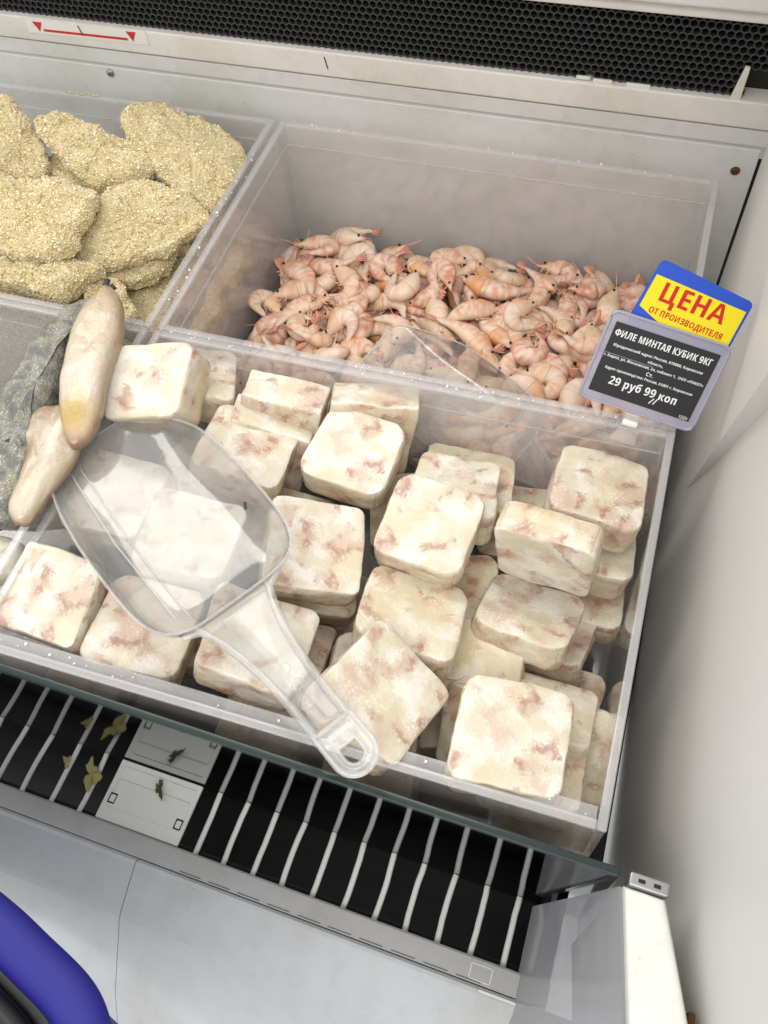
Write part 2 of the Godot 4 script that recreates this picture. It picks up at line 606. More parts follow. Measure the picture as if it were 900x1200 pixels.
	obj("air_well_end", bx(Vector3(0.3885, -0.284, -0.01), Vector3(0.40, -0.165, 0.048)), mats.dark_gap, f, F)
	obj("ledge_strip", swept(v2([0.0462, -0.1585, 0.0462, -0.1545, 0.0475, -0.1535, 0.0615, -0.1535, 0.0615, -0.175, 0.05, -0.175]), -0.60, 0.40), mats.ledge_strip, f, F)
	var lp := v2([0.0620, -0.172, 0.0620, -0.1545, 0.0640, -0.1525, 0.0665, -0.1525, 0.0965, -0.166, 0.1005, -0.169, 0.145, -0.225, 0.30, -0.50, 0.32, -0.75, 0.12, -0.75])
	obj("ledge_panel", swept(lp, -0.60, 0.1055), mats.ledge_plastic, f, F)
	obj("ledge_panel", swept(lp, 0.1063, 0.47), mats.ledge_plastic, f, F.translated(Vector3(0, 0.0008, 0.0002)))
	for k in 10:
		obj("printed_dash", bx(Vector3(0, -0.0001, -0.0004), Vector3(0.0165, 0.0001, 0.0004), 0.00005), mats.dash_grey, f, F * Transform3D(Basis(), Vector3(0.138 + k * 0.0225, -0.1533, 0.0602)))
	# printed outline mark and white dash at the ledge's right end
	for q in [[0.3555, 0.0502, 0.0145, 0.0006], [0.3555, 0.0595, 0.0145, 0.0006], [0.3485, 0.0549, 0.0006, 0.0098], [0.3625, 0.0549, 0.0006, 0.0098]]:
		obj("outline_mark", bx(Vector3(q[0] - q[2] / 2, -0.15345, q[1] - q[3] / 2), Vector3(q[0] + q[2] / 2, -0.1533, q[1] + q[3] / 2), 0.00005), mats.bar_white, f, F)
	obj("white_dash", bx(Vector3(0.357, -0.1519, 0.0640), Vector3(0.386, -0.1516, 0.0655), 0.0001), mats.bar_white, f, F)
	# sloping end plate, end post with its bracket
	var pl := Mesher.new()
	var prr := []
	for q in [[0.378, 0.413, 0.004], [0.379, 0.4265, 0.068], [0.381, 0.442, 0.145]]:
		prr.append([Vector3(q[0], -0.158, q[2]), Vector3(q[1], -0.012, q[2]), Vector3(q[1] + 0.005, -0.014, q[2]), Vector3(q[0] + 0.005, -0.162, q[2])])
	pl.loft(prr)
	obj("end_plate", pl.mesh(), mats.end_grey, f, F)
	var post := Mesher.new()
	var pr := []
	for q in [[-0.24, 0.0005, 0.004], [-0.03, 0.0, 0.001], [-0.0085, 0.0, 0.001], [-0.0065, 0.0015, 0.0025], [-0.006, 0.004, 0.005]]:
		var ring := []
		for s in [[0.4145, 0.003], [0.436, 0.003], [0.459, 0.066], [0.484, 0.145], [0.4445, 0.145], [0.4285, 0.068]]:
			var left: bool = s in [[0.4145, 0.003], [0.4445, 0.145], [0.4285, 0.068]]
			var cx: float = s[0] + (q[1] if left else -q[1])
			ring.append(Vector3(cx, q[0], s[1] + (q[2] if s[1] < 0.05 else 0.0)))
		pr.append(ring)
	post.loft(pr)
	obj("end_post", post.mesh(), mats.post_plastic, f, F)
	var br := obj("bracket", bx(Vector3(0.416, -0.02, -0.004), Vector3(0.437, -0.004, 0.0035), 0.0015), mats.metal, f, F)
	for x in [0.4225, 0.4305]:
		obj("bracket_hole", bx(Vector3(x - 0.0018, -0.0038, -0.0012), Vector3(x + 0.0018, -0.0036, 0.0008), 0.0001), mats.black, br)
	obj("rust_hole", rbox(Vector3(0.004, 0.010, 0.009), 0.0018).mesh(), mats.rust, f, F * Transform3D(Basis(), Vector3(0.4605, -0.03, 0.053)))
	# ---- guard glass, air grille, cover plate: things of their own
	var g := thing("guard_glass", "upright dark guard glass with green top edge in front of the bins", "glass", F)
	obj("glass_pane", bx(Vector3(-0.60, -0.170, -0.0045), Vector3(0.4115, -0.0125, 0.0), 0.0006), mats.guard_glass, g)
	obj("glass_edge", bx(Vector3(-0.60, -0.0122, -0.0047), Vector3(0.4115, -0.0085, 0.0002), 0.0008), mats.guard_edge, g)
	var gr := thing("air_grille", "white wire grille of parallel bars over the dark air well", "grille", F)
	var bar_x := [-0.125, -0.1, -0.076, -0.052, -0.0285, -0.0055, 0.0195, 0.0435]
	for k in 12: bar_x.append(0.1405 + 0.0228 * k)
	for i in bar_x.size():
		var path := []
		var wob := rng.randf_range(-0.0012, 0.0012)
		for k in 9:
			var s := k / 8.0
			path.append(Vector3(bar_x[i] + wob * sin(s * PI) + rng.randf_range(-0.00015, 0.00015), -0.1625 + 0.0006 * sin(s * 4.0 + i), 0.0003 + s * 0.0482))
		obj("bar", tube(path, 0.0021, 8, 0.8).mesh(), mats.bar_white, gr)
	for z in [0.044]:
		obj("cross_bar", tube([Vector3(-0.60, -0.1682, z), Vector3(0.388, -0.1682, z)], 0.002, 8).mesh(), mats.dark_gap, gr)
	var cp := thing("cover_plate", "white plastic cover plate clipped over the grille bars", "plate", F * Transform3D(Basis(), Vector3(0.0935, -0.1585, 0.0006)))
	obj("plate", rbox(Vector3(0.068, 0.003, 0.0448), 0.0008, Vector3i(1, 1, 1), 0.0, null, null, Transform3D(Basis(), Vector3(0, 0, 0.0226))).mesh(), mats.bar_white, cp)
	obj("raised_field", rbox(Vector3(0.060, 0.0012, 0.022), 0.0005, Vector3i(1, 1, 1), 0.002, null, null, Transform3D(Basis(), Vector3(0.001, 0.0019, 0.025))).mesh(), mats.bar_white, cp)
	obj("raised_field", rbox(Vector3(0.060, 0.0010, 0.006), 0.0004, Vector3i(1, 1, 1), 0.001, null, null, Transform3D(Basis(), Vector3(0.001, 0.0018, 0.0075))).mesh(), mats.bar_white, cp)
	for s in [[-0.027, 0.029], [0.0285, 0.031]]:
		var lt := obj("latch", bx(Vector3(-0.0028, 0.0024, -0.0038), Vector3(0.0028, 0.0027, 0.0038), 0.0001), mats.dark_gap, cp, Transform3D(Basis(), Vector3(s[0], 0, s[1])))
		obj("latch_tongue", bx(Vector3(-0.0017, 0.0026, -0.0026), Vector3(0.0022, 0.0034, 0.0028), 0.0003), mats.bar_white, lt)
	# withered scraps of herb on bars and plate
	for s in [[Vector3(0.0435, -0.1585, 0.019), 1.0, "large withered pale scrap of herb on a grille bar beside the plate", "herb"], [Vector3(0.0195, -0.159, 0.016), 0.42, "tiny withered pale scrap on the second grille bar from the plate", "herb"], [Vector3(0.099, -0.1553, 0.0135), 0.62, "small dark dry leaf lying on the white cover plate", "herb_dark"]]:
		var o := PackedVector2Array()
		for k in 26:
			var a := TAU * k / 26
			var r: float = 0.0075 * s[1] * (1.0 + 0.35 * sin(a * 3.0 + s[1] * 7.0) + 0.2 * sin(a * 7.0))
			o.append(Vector2(cos(a) * r * (0.75 if s[3] == "herb" else 0.5), sin(a) * r * 1.4))
		var nz := noise(int(s[1] * 100), 160.0)
		var hb := obj("herb_scrap", pillow(o, 0.0016, func(q): return [q + Vector3(0, 0.0035 * s[1] * nz.get_noise_2d(q.x, q.z) + absf(q.x) * 0.3, 0), Color.WHITE], 7).mesh(), mats[s[3]], self, F * Transform3D(Basis(Vector3.UP, 0.5), s[0] + Vector3(0, 0.0028, 0)))
		tag(hb, s[2], "herb scrap")
	# sticker with a red load line
	var T := Transform3D(Basis(Vector3(0, 0, 1), 0.012), Vector3(-0.197, 0.0545, -0.0162))
	var st := thing("load_line_sticker", "white sticker with red load line and two red arrowheads below the vent", "sticker", T)
	obj("paper", bx(Vector3(-0.064, -0.0068, 0), Vector3(0.066, 0.0068, 0.0003), 0.0001), mats.sticker_paper, st)
	obj("red_line", bx(Vector3(-0.046, -0.0042, 0.0004), Vector3(0.045, -0.0019, 0.0006), 0.00005), mats.sticker_red, st)
	for s in [-1.0, 1.0]:
		var tr := Mesher.new()
		var c := Vector3(s * 0.0505, 0, 0)
		tr.loft([[c + Vector3(-0.0052, 0.0045, 0.0004), c + Vector3(0.0052, 0.0045, 0.0004), c + Vector3(0, -0.0045, 0.0004)], [c + Vector3(-0.0052, 0.0045, 0.0007), c + Vector3(0.0052, 0.0045, 0.0007), c + Vector3(0, -0.0045, 0.0007)]])
		obj("arrowhead", tr.mesh(), mats.sticker_red, st)
	obj("tick_mark", bx(Vector3(-0.0005, -0.004, 0.0008), Vector3(0.0005, 0.0055, 0.001), 0.00005), mats.ink, st, Transform3D(Basis(Vector3(0, 0, 1), 0.25), Vector3(-0.004, 0.0, 0)))
	var ink := obj("pen_mark", bx(Vector3(-0.0005, -0.0055, 0), Vector3(0.0005, 0.0055, 0.0002), 0.00005), mats.ink, self, Transform3D(Basis(Vector3(0, 0, 1), 0.2), Vector3(0.046, 0.052, -0.0162)))
	tag(ink, "short black pen stroke on the white trim under the vent", "pen mark")

# a shape given by (z, y) points with thickness in x from x0 (towards the bins, edges eased by r) to x1
func swept_x(profile: Array, x0: float, x1: float, r: float) -> ArrayMesh:
	var m := Mesher.new()
	var pv := PackedVector2Array(profile)
	var inner: PackedVector2Array = Geometry2D.offset_polygon(pv, -r, Geometry2D.JOIN_MITER)[0]
	var mid: PackedVector2Array = Geometry2D.offset_polygon(pv, -r * 0.3, Geometry2D.JOIN_MITER)[0]
	if inner.size() != pv.size() or mid.size() != pv.size():
		inner = pv
		mid = pv
	# begin every ring at the corner nearest the first point
	var loops := []
	for q in [inner, mid, pv, pv]:
		var b := 0
		for i in q.size():
			if q[i].distance_to(pv[0]) < q[b].distance_to(pv[0]): b = i
		var fwd: bool = q[(b + 1) % q.size()].distance_to(pv[1]) <= q[(b - 1 + q.size()) % q.size()].distance_to(pv[1])
		var l := []
		for i in q.size(): l.append(q[(b + (i if fwd else -i) + q.size() * 2) % q.size()])
		loops.append(l)
	var xs := [x0, x0 + r * 0.3, x0 + r, x1]
	var rings := []
	for k in 4:
		var ring := []
		for q in loops[k]: ring.append(Vector3(xs[k], q.y, q.x))
		rings.append(ring)
	m.loft(rings, null, true, false, false)
	var t := Geometry2D.triangulate_polygon(PackedVector2Array(loops[0]))
	var s := m.v.size()
	for q in loops[0]: m.add(Vector3(x0, q.y, q.x))
	cap(m, s, t, profile_area(PackedVector2Array(loops[0])) > 0.0)
	return m.mesh()

# ------------------------------------------------------------------ clear bins
func bins():
	clear_bin("clear acrylic bin at back holding pink shrimp", Vector3(0, 0, 0), 0.400, 0.2745)
	clear_bin("clear acrylic bin in front full of frozen fish cubes", Vector3(0, 0, 0.2765), 0.400, 0.2770)
	clear_bin("clear acrylic bin at back left holding breaded cutlets", Vector3(-0.4075, 0, 0), 0.400, 0.2745)
	clear_bin("clear acrylic bin at front left holding grey fish", Vector3(-0.4075, 0, 0.2765), 0.400, 0.2770)

func clear_bin(label: String, o: Vector3, W: float, L: float):
	var H := 0.19
	var t := 0.0036
	var b := thing("clear_bin", label, "bin", Transform3D(Basis(), o), "clear acrylic bins side by side in the freezer")
	var y0 := -H + 0.0041
	var y1 := -0.0037
	obj("floor", bx(Vector3(0, -H, 0), Vector3(W, -H + t, L)), mats.acrylic, b)
	obj("left_wall", bx(Vector3(0, y0, 0), Vector3(t, y1, L)), mats.acrylic, b)
	obj("right_wall", bx(Vector3(W - t, y0, 0), Vector3(W, y1, L)), mats.acrylic, b)
	obj("back_wall", bx(Vector3(t + 0.0003, y0, 0), Vector3(W - t - 0.0003, y1, t)), mats.acrylic, b)
	obj("front_wall", bx(Vector3(t + 0.0003, y0, L - t), Vector3(W - t - 0.0003, y1, L)), mats.acrylic, b)
	# the thickened rim, one bar a side
	var s := 0.0052
	obj("rim", bx(Vector3(-0.0004, -0.0034, -0.0004), Vector3(s, 0, L + 0.0004), 0.001), mats.acrylic_edge, b)
	obj("rim", bx(Vector3(W - s, -0.0034, -0.0004), Vector3(W + 0.0004, 0, L + 0.0004), 0.001), mats.acrylic_edge, b)
	obj("rim", bx(Vector3(s + 0.0002, -0.0034, -0.0004), Vector3(W - s - 0.0002, 0, s), 0.001), mats.acrylic_edge, b)
	obj("rim", bx(Vector3(s + 0.0002, -0.0034, L - s), Vector3(W - s - 0.0002, 0, L + 0.0004), 0.001), mats.acrylic_edge, b)
	# a moulded line a little below the rim
	obj("moulded_line", bx(Vector3(t + 0.001, -0.0225, t + 0.0002), Vector3(W - t - 0.001, -0.0207, t + 0.0014), 0.0005), mats.acrylic_edge, b)
	obj("moulded_line", bx(Vector3(t + 0.0002, -0.0225, t + 0.0018), Vector3(t + 0.0014, -0.0207, L - t - 0.001), 0.0005), mats.acrylic_edge, b)
	if label.contains("cubes"):
		# the broad folded lip along the front
		obj("front_lip", bx(Vector3(t + 0.006, -0.0075, L - 0.0135), Vector3(W - t - 0.002, -0.0055, L - t - 0.0005), 0.0007), mats.acrylic_edge, b)
	# corner seams
	for c in [Vector2(t + 0.0002, t + 0.0016), Vector2(W - t - 0.0014, t + 0.0016), Vector2(t + 0.0002, L - t - 0.0014), Vector2(W - t - 0.0014, L - t - 0.0014)]:
		obj("corner_seam", bx(Vector3(c.x, y0 + 0.002, c.y), Vector3(c.x + 0.0012, -0.024, c.y + 0.0012), 0.0004), mats.acrylic_edge, b)

# ------------------------------------------------------------------ frozen fish cubes
func cubes():
	var list := [
		[Vector3(0.0299, 0.0043, 0.3343), Quaternion(0.138, 0.085, 0.051, 0.986), Vector3(0.0625, 0.034, 0.0601), "tall cream cube tilted against the beige fish, at the far left corner", 0.00],
		[Vector3(0.0408, -0.0250, 0.3021), Quaternion(-0.117, 0.143, -0.103, 0.977), Vector3(0.0597, 0.027, 0.0596), "white cube half hidden right behind the tilted far left cube", 0.00],
		[Vector3(0.1135, -0.0380, 0.3086), Quaternion(-0.050, 0.040, -0.079, 0.995), Vector3(0.0633, 0.064, 0.0295), "narrow snow white cube standing on edge, rear one of two behind the back row", 0.00],
		[Vector3(0.1067, -0.0518, 0.3279), Quaternion(-0.087, 0.076, -0.151, 0.982), Vector3(0.0626, 0.064, 0.0298), "narrow white cube standing on edge, front one of two behind the back row", 0.05],
		[Vector3(0.1809, -0.0404, 0.2979), Quaternion(-0.148, 0.141, -0.061, 0.977), Vector3(0.0661, 0.064, 0.0300), "pale cube standing on edge against the middle bin wall, behind a flat cube", 0.15],
		[Vector3(0.1032, -0.0288, 0.3548), Quaternion(-0.067, 0.027, -0.131, 0.989), Vector3(0.0659, 0.027, 0.0655), "flat cream cube between the clear scoop's bowl and the two standing white cubes", 0.10],
		[Vector3(0.1822, -0.0285, 0.3356), Quaternion(0.073, -0.049, -0.037, 0.995), Vector3(0.0634, 0.027, 0.0617), "large cream cube with few veins in front of the upright pale cube", 0.05],
		[Vector3(0.1802, -0.0246, 0.4204), Quaternion(0.021, 0.133, -0.157, 0.978), Vector3(0.0656, 0.027, 0.0667), "flat mottled cube right of the scoop bowl with a thick tan front edge", 0.10],
		[Vector3(0.1757, -0.0607, 0.4197), Quaternion(0.090, 0.112, -0.149, 0.978), Vector3(0.0662, 0.027, 0.0658), "tan cube lying directly under the mottled cube right of the scoop bowl", 0.70],
		[Vector3(0.2535, -0.0221, 0.3850), Quaternion(0.058, -0.040, -0.024, 0.997), Vector3(0.0628, 0.027, 0.0643), "flat cream cube in the middle whose corner overlaps three others", 0.10],
		[Vector3(0.2596, -0.0396, 0.3430), Quaternion(-0.128, 0.045, -0.030, 0.990), Vector3(0.0615, 0.027, 0.0614), "pink veined cube just behind the overlapping middle cube", 0.05],
		[Vector3(0.2629, -0.0623, 0.3180), Quaternion(-0.131, 0.060, -0.034, 0.989), Vector3(0.0678, 0.027, 0.0655), "tan cube mostly hidden at the bin's rear wall behind the pink veined cube", 0.45],
		[Vector3(0.2576, -0.0389, 0.4482), Quaternion(-0.140, 0.015, -0.089, 0.986), Vector3(0.0680, 0.027, 0.0635), "smooth tan cube lying below the middle cube, without dark veins", 0.40],
		[Vector3(0.2682, -0.0740, 0.4445), Quaternion(-0.028, 0.056, 0.060, 0.996), Vector3(0.0722, 0.027, 0.0665), "hidden cube under the smooth tan cube, showing only its right side", 0.50],
		[Vector3(0.2581, -0.0085, 0.5125), Quaternion(-0.111, -0.183, -0.241, 0.946), Vector3(0.0654, 0.027, 0.0660), "pinkish cube turned like a diamond beside the scoop's handle", 0.10],
		[Vector3(0.3395, -0.0159, 0.5146), Quaternion(-0.050, 0.034, -0.061, 0.996), Vector3(0.0657, 0.027, 0.0663), "big square pale pink cube nearest the front right corner", 0.10],
		[Vector3(0.3563, -0.0558, 0.5128), Quaternion(-0.173, 0.009, -0.053, 0.983), Vector3(0.0593, 0.027, 0.0655), "yellowish cube peeping out right of the big front right cube", 0.35],
		[Vector3(0.3245, -0.0592, 0.5020), Quaternion(0.256, -0.070, 0.322, 0.909), Vector3(0.0644, 0.027, 0.0549), "brown edged cube wedged in the gap between the two front cubes", 0.60],
		[Vector3(0.3570, -0.0615, 0.4812), Quaternion(-0.277, -0.026, -0.030, 0.960), Vector3(0.0604, 0.027, 0.0594), "tan slab behind the big front right cube, leaning towards the clear wall", 0.30],
		[Vector3(0.3349, -0.0056, 0.3881), Quaternion(0.718, -0.011, 0.071, 0.693), Vector3(0.0640, 0.023, 0.0640), "white cube standing upright on its edge with one red brown spot", 0.00],
		[Vector3(0.3572, -0.0336, 0.3212), Quaternion(-0.076, 0.002, -0.068, 0.995), Vector3(0.0652, 0.027, 0.0660), "cream cube below the price tag in the rear right corner", 0.20],
		[Vector3(0.3620, -0.0684, 0.3434), Quaternion(-0.061, 0.014, -0.044, 0.997), Vector3(0.0601, 0.027, 0.0597), "crumbly cube under the rear right corner cube", 0.35],
		[Vector3(0.3660, -0.1033, 0.3620), Quaternion(-0.003, 0.024, -0.002, 1.000), Vector3(0.0558, 0.027, 0.0596), "lowest tan cube of the rear right corner stack", 0.50],
		[Vector3(0.3308, -0.0581, 0.4158), Quaternion(-0.193, -0.066, 0.016, 0.979), Vector3(0.0669, 0.022, 0.0582), "tilted slab with a rounded front edge under the upright white cube", 0.05],
		[Vector3(0.3448, -0.0964, 0.4094), Quaternion(-0.188, -0.030, 0.014, 0.982), Vector3(0.0642, 0.022, 0.0594), "slab with red brown spots under the tilted slab at the right", 0.20],
		[Vector3(0.0284, -0.0172, 0.5036), Quaternion(0.080, -0.010, -0.037, 0.996), Vector3(0.0602, 0.027, 0.0603), "cream cube with a brown vein at the front left corner of the bin", 0.05],
		[Vector3(0.0899, -0.0360, 0.5047), Quaternion(-0.010, 0.033, -0.082, 0.996), Vector3(0.0653, 0.027, 0.0654), "white cube at the front wall between the left corner cube and the handle", 0.00],
		[Vector3(0.1693, -0.0239, 0.4975), Quaternion(-0.103, 0.041, -0.109, 0.988), Vector3(0.0684, 0.027, 0.0654), "pale cube under the root of the scoop's handle at the front wall", 0.05],
		[Vector3(0.1761, -0.0576, 0.4892), Quaternion(-0.278, 0.066, -0.089, 0.954), Vector3(0.0650, 0.027, 0.0653), "cube sliver showing to the right under the handle cube", 0.30],
		[Vector3(0.2401, -0.0621, 0.4907), Quaternion(-0.148, 0.075, -0.117, 0.979), Vector3(0.0565, 0.027, 0.0647), "small pale cube corner between the handle and the diamond turned cube", 0.10],
		[Vector3(0.0935, -0.0293, 0.4351), Quaternion(-0.040, 0.060, -0.106, 0.992), Vector3(0.0662, 0.027, 0.0656), "pinkish cube seen through the floor of the scoop", 0.00],
		[Vector3(0.0303, -0.0244, 0.4193), Quaternion(0.019, -0.007, -0.055, 0.998), Vector3(0.0620, 0.027, 0.0624), "white cube seen through the scoop near its open end", 0.00],
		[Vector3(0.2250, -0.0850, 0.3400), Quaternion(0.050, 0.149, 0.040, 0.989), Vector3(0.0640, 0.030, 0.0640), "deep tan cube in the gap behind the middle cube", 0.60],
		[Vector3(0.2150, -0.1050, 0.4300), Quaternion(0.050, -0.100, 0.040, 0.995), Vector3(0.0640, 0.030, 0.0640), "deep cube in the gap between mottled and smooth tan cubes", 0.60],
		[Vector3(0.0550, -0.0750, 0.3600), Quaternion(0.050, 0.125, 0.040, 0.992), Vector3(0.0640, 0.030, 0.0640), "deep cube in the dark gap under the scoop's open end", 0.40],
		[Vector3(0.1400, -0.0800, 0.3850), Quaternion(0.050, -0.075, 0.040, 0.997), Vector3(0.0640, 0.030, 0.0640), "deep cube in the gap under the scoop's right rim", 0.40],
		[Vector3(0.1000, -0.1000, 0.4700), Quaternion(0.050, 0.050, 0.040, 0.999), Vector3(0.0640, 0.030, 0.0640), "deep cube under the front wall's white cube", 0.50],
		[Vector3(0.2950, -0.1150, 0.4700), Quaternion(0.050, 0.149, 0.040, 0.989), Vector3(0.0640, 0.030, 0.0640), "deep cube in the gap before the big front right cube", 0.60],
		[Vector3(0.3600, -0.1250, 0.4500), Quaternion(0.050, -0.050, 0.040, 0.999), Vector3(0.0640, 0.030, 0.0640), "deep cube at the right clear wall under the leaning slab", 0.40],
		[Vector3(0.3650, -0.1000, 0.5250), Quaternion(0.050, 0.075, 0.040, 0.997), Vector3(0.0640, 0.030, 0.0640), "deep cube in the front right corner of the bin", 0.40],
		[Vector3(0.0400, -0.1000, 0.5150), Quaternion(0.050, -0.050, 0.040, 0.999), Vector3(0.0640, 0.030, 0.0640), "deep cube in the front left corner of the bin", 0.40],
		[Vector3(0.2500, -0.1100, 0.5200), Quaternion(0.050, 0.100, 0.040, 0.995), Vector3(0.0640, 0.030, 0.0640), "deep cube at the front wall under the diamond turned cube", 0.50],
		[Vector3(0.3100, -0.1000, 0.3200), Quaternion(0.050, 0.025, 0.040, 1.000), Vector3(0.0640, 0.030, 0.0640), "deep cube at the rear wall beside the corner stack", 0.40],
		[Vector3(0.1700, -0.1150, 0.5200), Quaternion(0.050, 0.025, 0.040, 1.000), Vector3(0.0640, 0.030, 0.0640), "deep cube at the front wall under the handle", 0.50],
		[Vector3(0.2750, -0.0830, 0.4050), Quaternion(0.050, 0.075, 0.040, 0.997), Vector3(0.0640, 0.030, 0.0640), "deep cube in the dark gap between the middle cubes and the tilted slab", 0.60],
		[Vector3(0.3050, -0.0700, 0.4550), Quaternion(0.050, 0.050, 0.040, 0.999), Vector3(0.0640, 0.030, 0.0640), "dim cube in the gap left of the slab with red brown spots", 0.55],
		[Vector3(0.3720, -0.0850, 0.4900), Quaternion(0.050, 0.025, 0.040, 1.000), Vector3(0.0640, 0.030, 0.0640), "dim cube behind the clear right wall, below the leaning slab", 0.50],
	]
	var i := 0
	for q in list:
		var size: Vector3 = q[2]
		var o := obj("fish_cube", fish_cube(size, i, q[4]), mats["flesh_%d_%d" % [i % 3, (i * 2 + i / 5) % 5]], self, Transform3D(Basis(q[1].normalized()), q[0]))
		tag(o, q[3], "fish cube", "frozen white fish cubes")
		i += 1

# tint: how tan the cube is overall (0 white .. 1 tan)
func fish_cube(size: Vector3, i: int, tint: float) -> ArrayMesh:
	var big := noise(900 + i, 22.0, 2)
	var fine := noise(1900 + i, 130.0, 3)
	var r := RandomNumberGenerator.new()
	r.seed = 77 + i
	var shear := Vector3(r.randf_range(-0.05, 0.05), r.randf_range(-0.05, 0.05), r.randf_range(-0.05, 0.05))
	var taper := r.randf_range(-0.08, 0.08)
	var rounding := r.randf_range(0.006, 0.0125)
	var strata := noise(2900 + i, 60.0, 3)
	var tall := size.y > 0.05
	var n := Vector3i(18, 10, 18) if not tall else Vector3i(18, 18, 9)
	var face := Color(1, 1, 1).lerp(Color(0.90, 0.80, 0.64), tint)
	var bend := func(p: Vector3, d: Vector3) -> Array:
		var out := p + Vector3(p.z * shear.x + p.y * shear.y * 1.6, 0, p.x * shear.x + p.y * shear.z * 1.6)
		out.x *= 1.0 + taper * p.z / size.z
		out += d * (big.get_noise_3dv(p) * 0.0012 + fine.get_noise_3dv(p) * 0.0005)
		out.y += big.get_noise_2d(p.x * 0.7 + 9.0, p.z * 0.7) * 0.0017
		out += Vector3(d.x, 0, d.z) * strata.get_noise_3d(p.x * 0.4, p.y * 3.0, p.z * 0.4) * 0.0009
		# sides tanner, lower edges most: brown flesh plus shade put into the tint
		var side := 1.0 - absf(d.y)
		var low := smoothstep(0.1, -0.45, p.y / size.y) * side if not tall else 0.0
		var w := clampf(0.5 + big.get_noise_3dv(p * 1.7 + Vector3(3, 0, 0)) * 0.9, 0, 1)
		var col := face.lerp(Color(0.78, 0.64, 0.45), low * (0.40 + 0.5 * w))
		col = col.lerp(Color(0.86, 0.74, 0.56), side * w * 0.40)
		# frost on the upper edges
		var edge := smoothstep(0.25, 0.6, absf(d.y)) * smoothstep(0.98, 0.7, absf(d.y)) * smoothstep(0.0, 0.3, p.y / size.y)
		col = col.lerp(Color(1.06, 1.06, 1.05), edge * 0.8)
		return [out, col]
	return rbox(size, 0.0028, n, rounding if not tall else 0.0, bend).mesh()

# ------------------------------------------------------------------ breaded cutlets
func tilted(at: Vector3, rot: Vector3) -> Transform3D:
	return Transform3D(Basis(rot.normalized(), rot.length()) if rot.length() > 0.0 else Basis(), at)

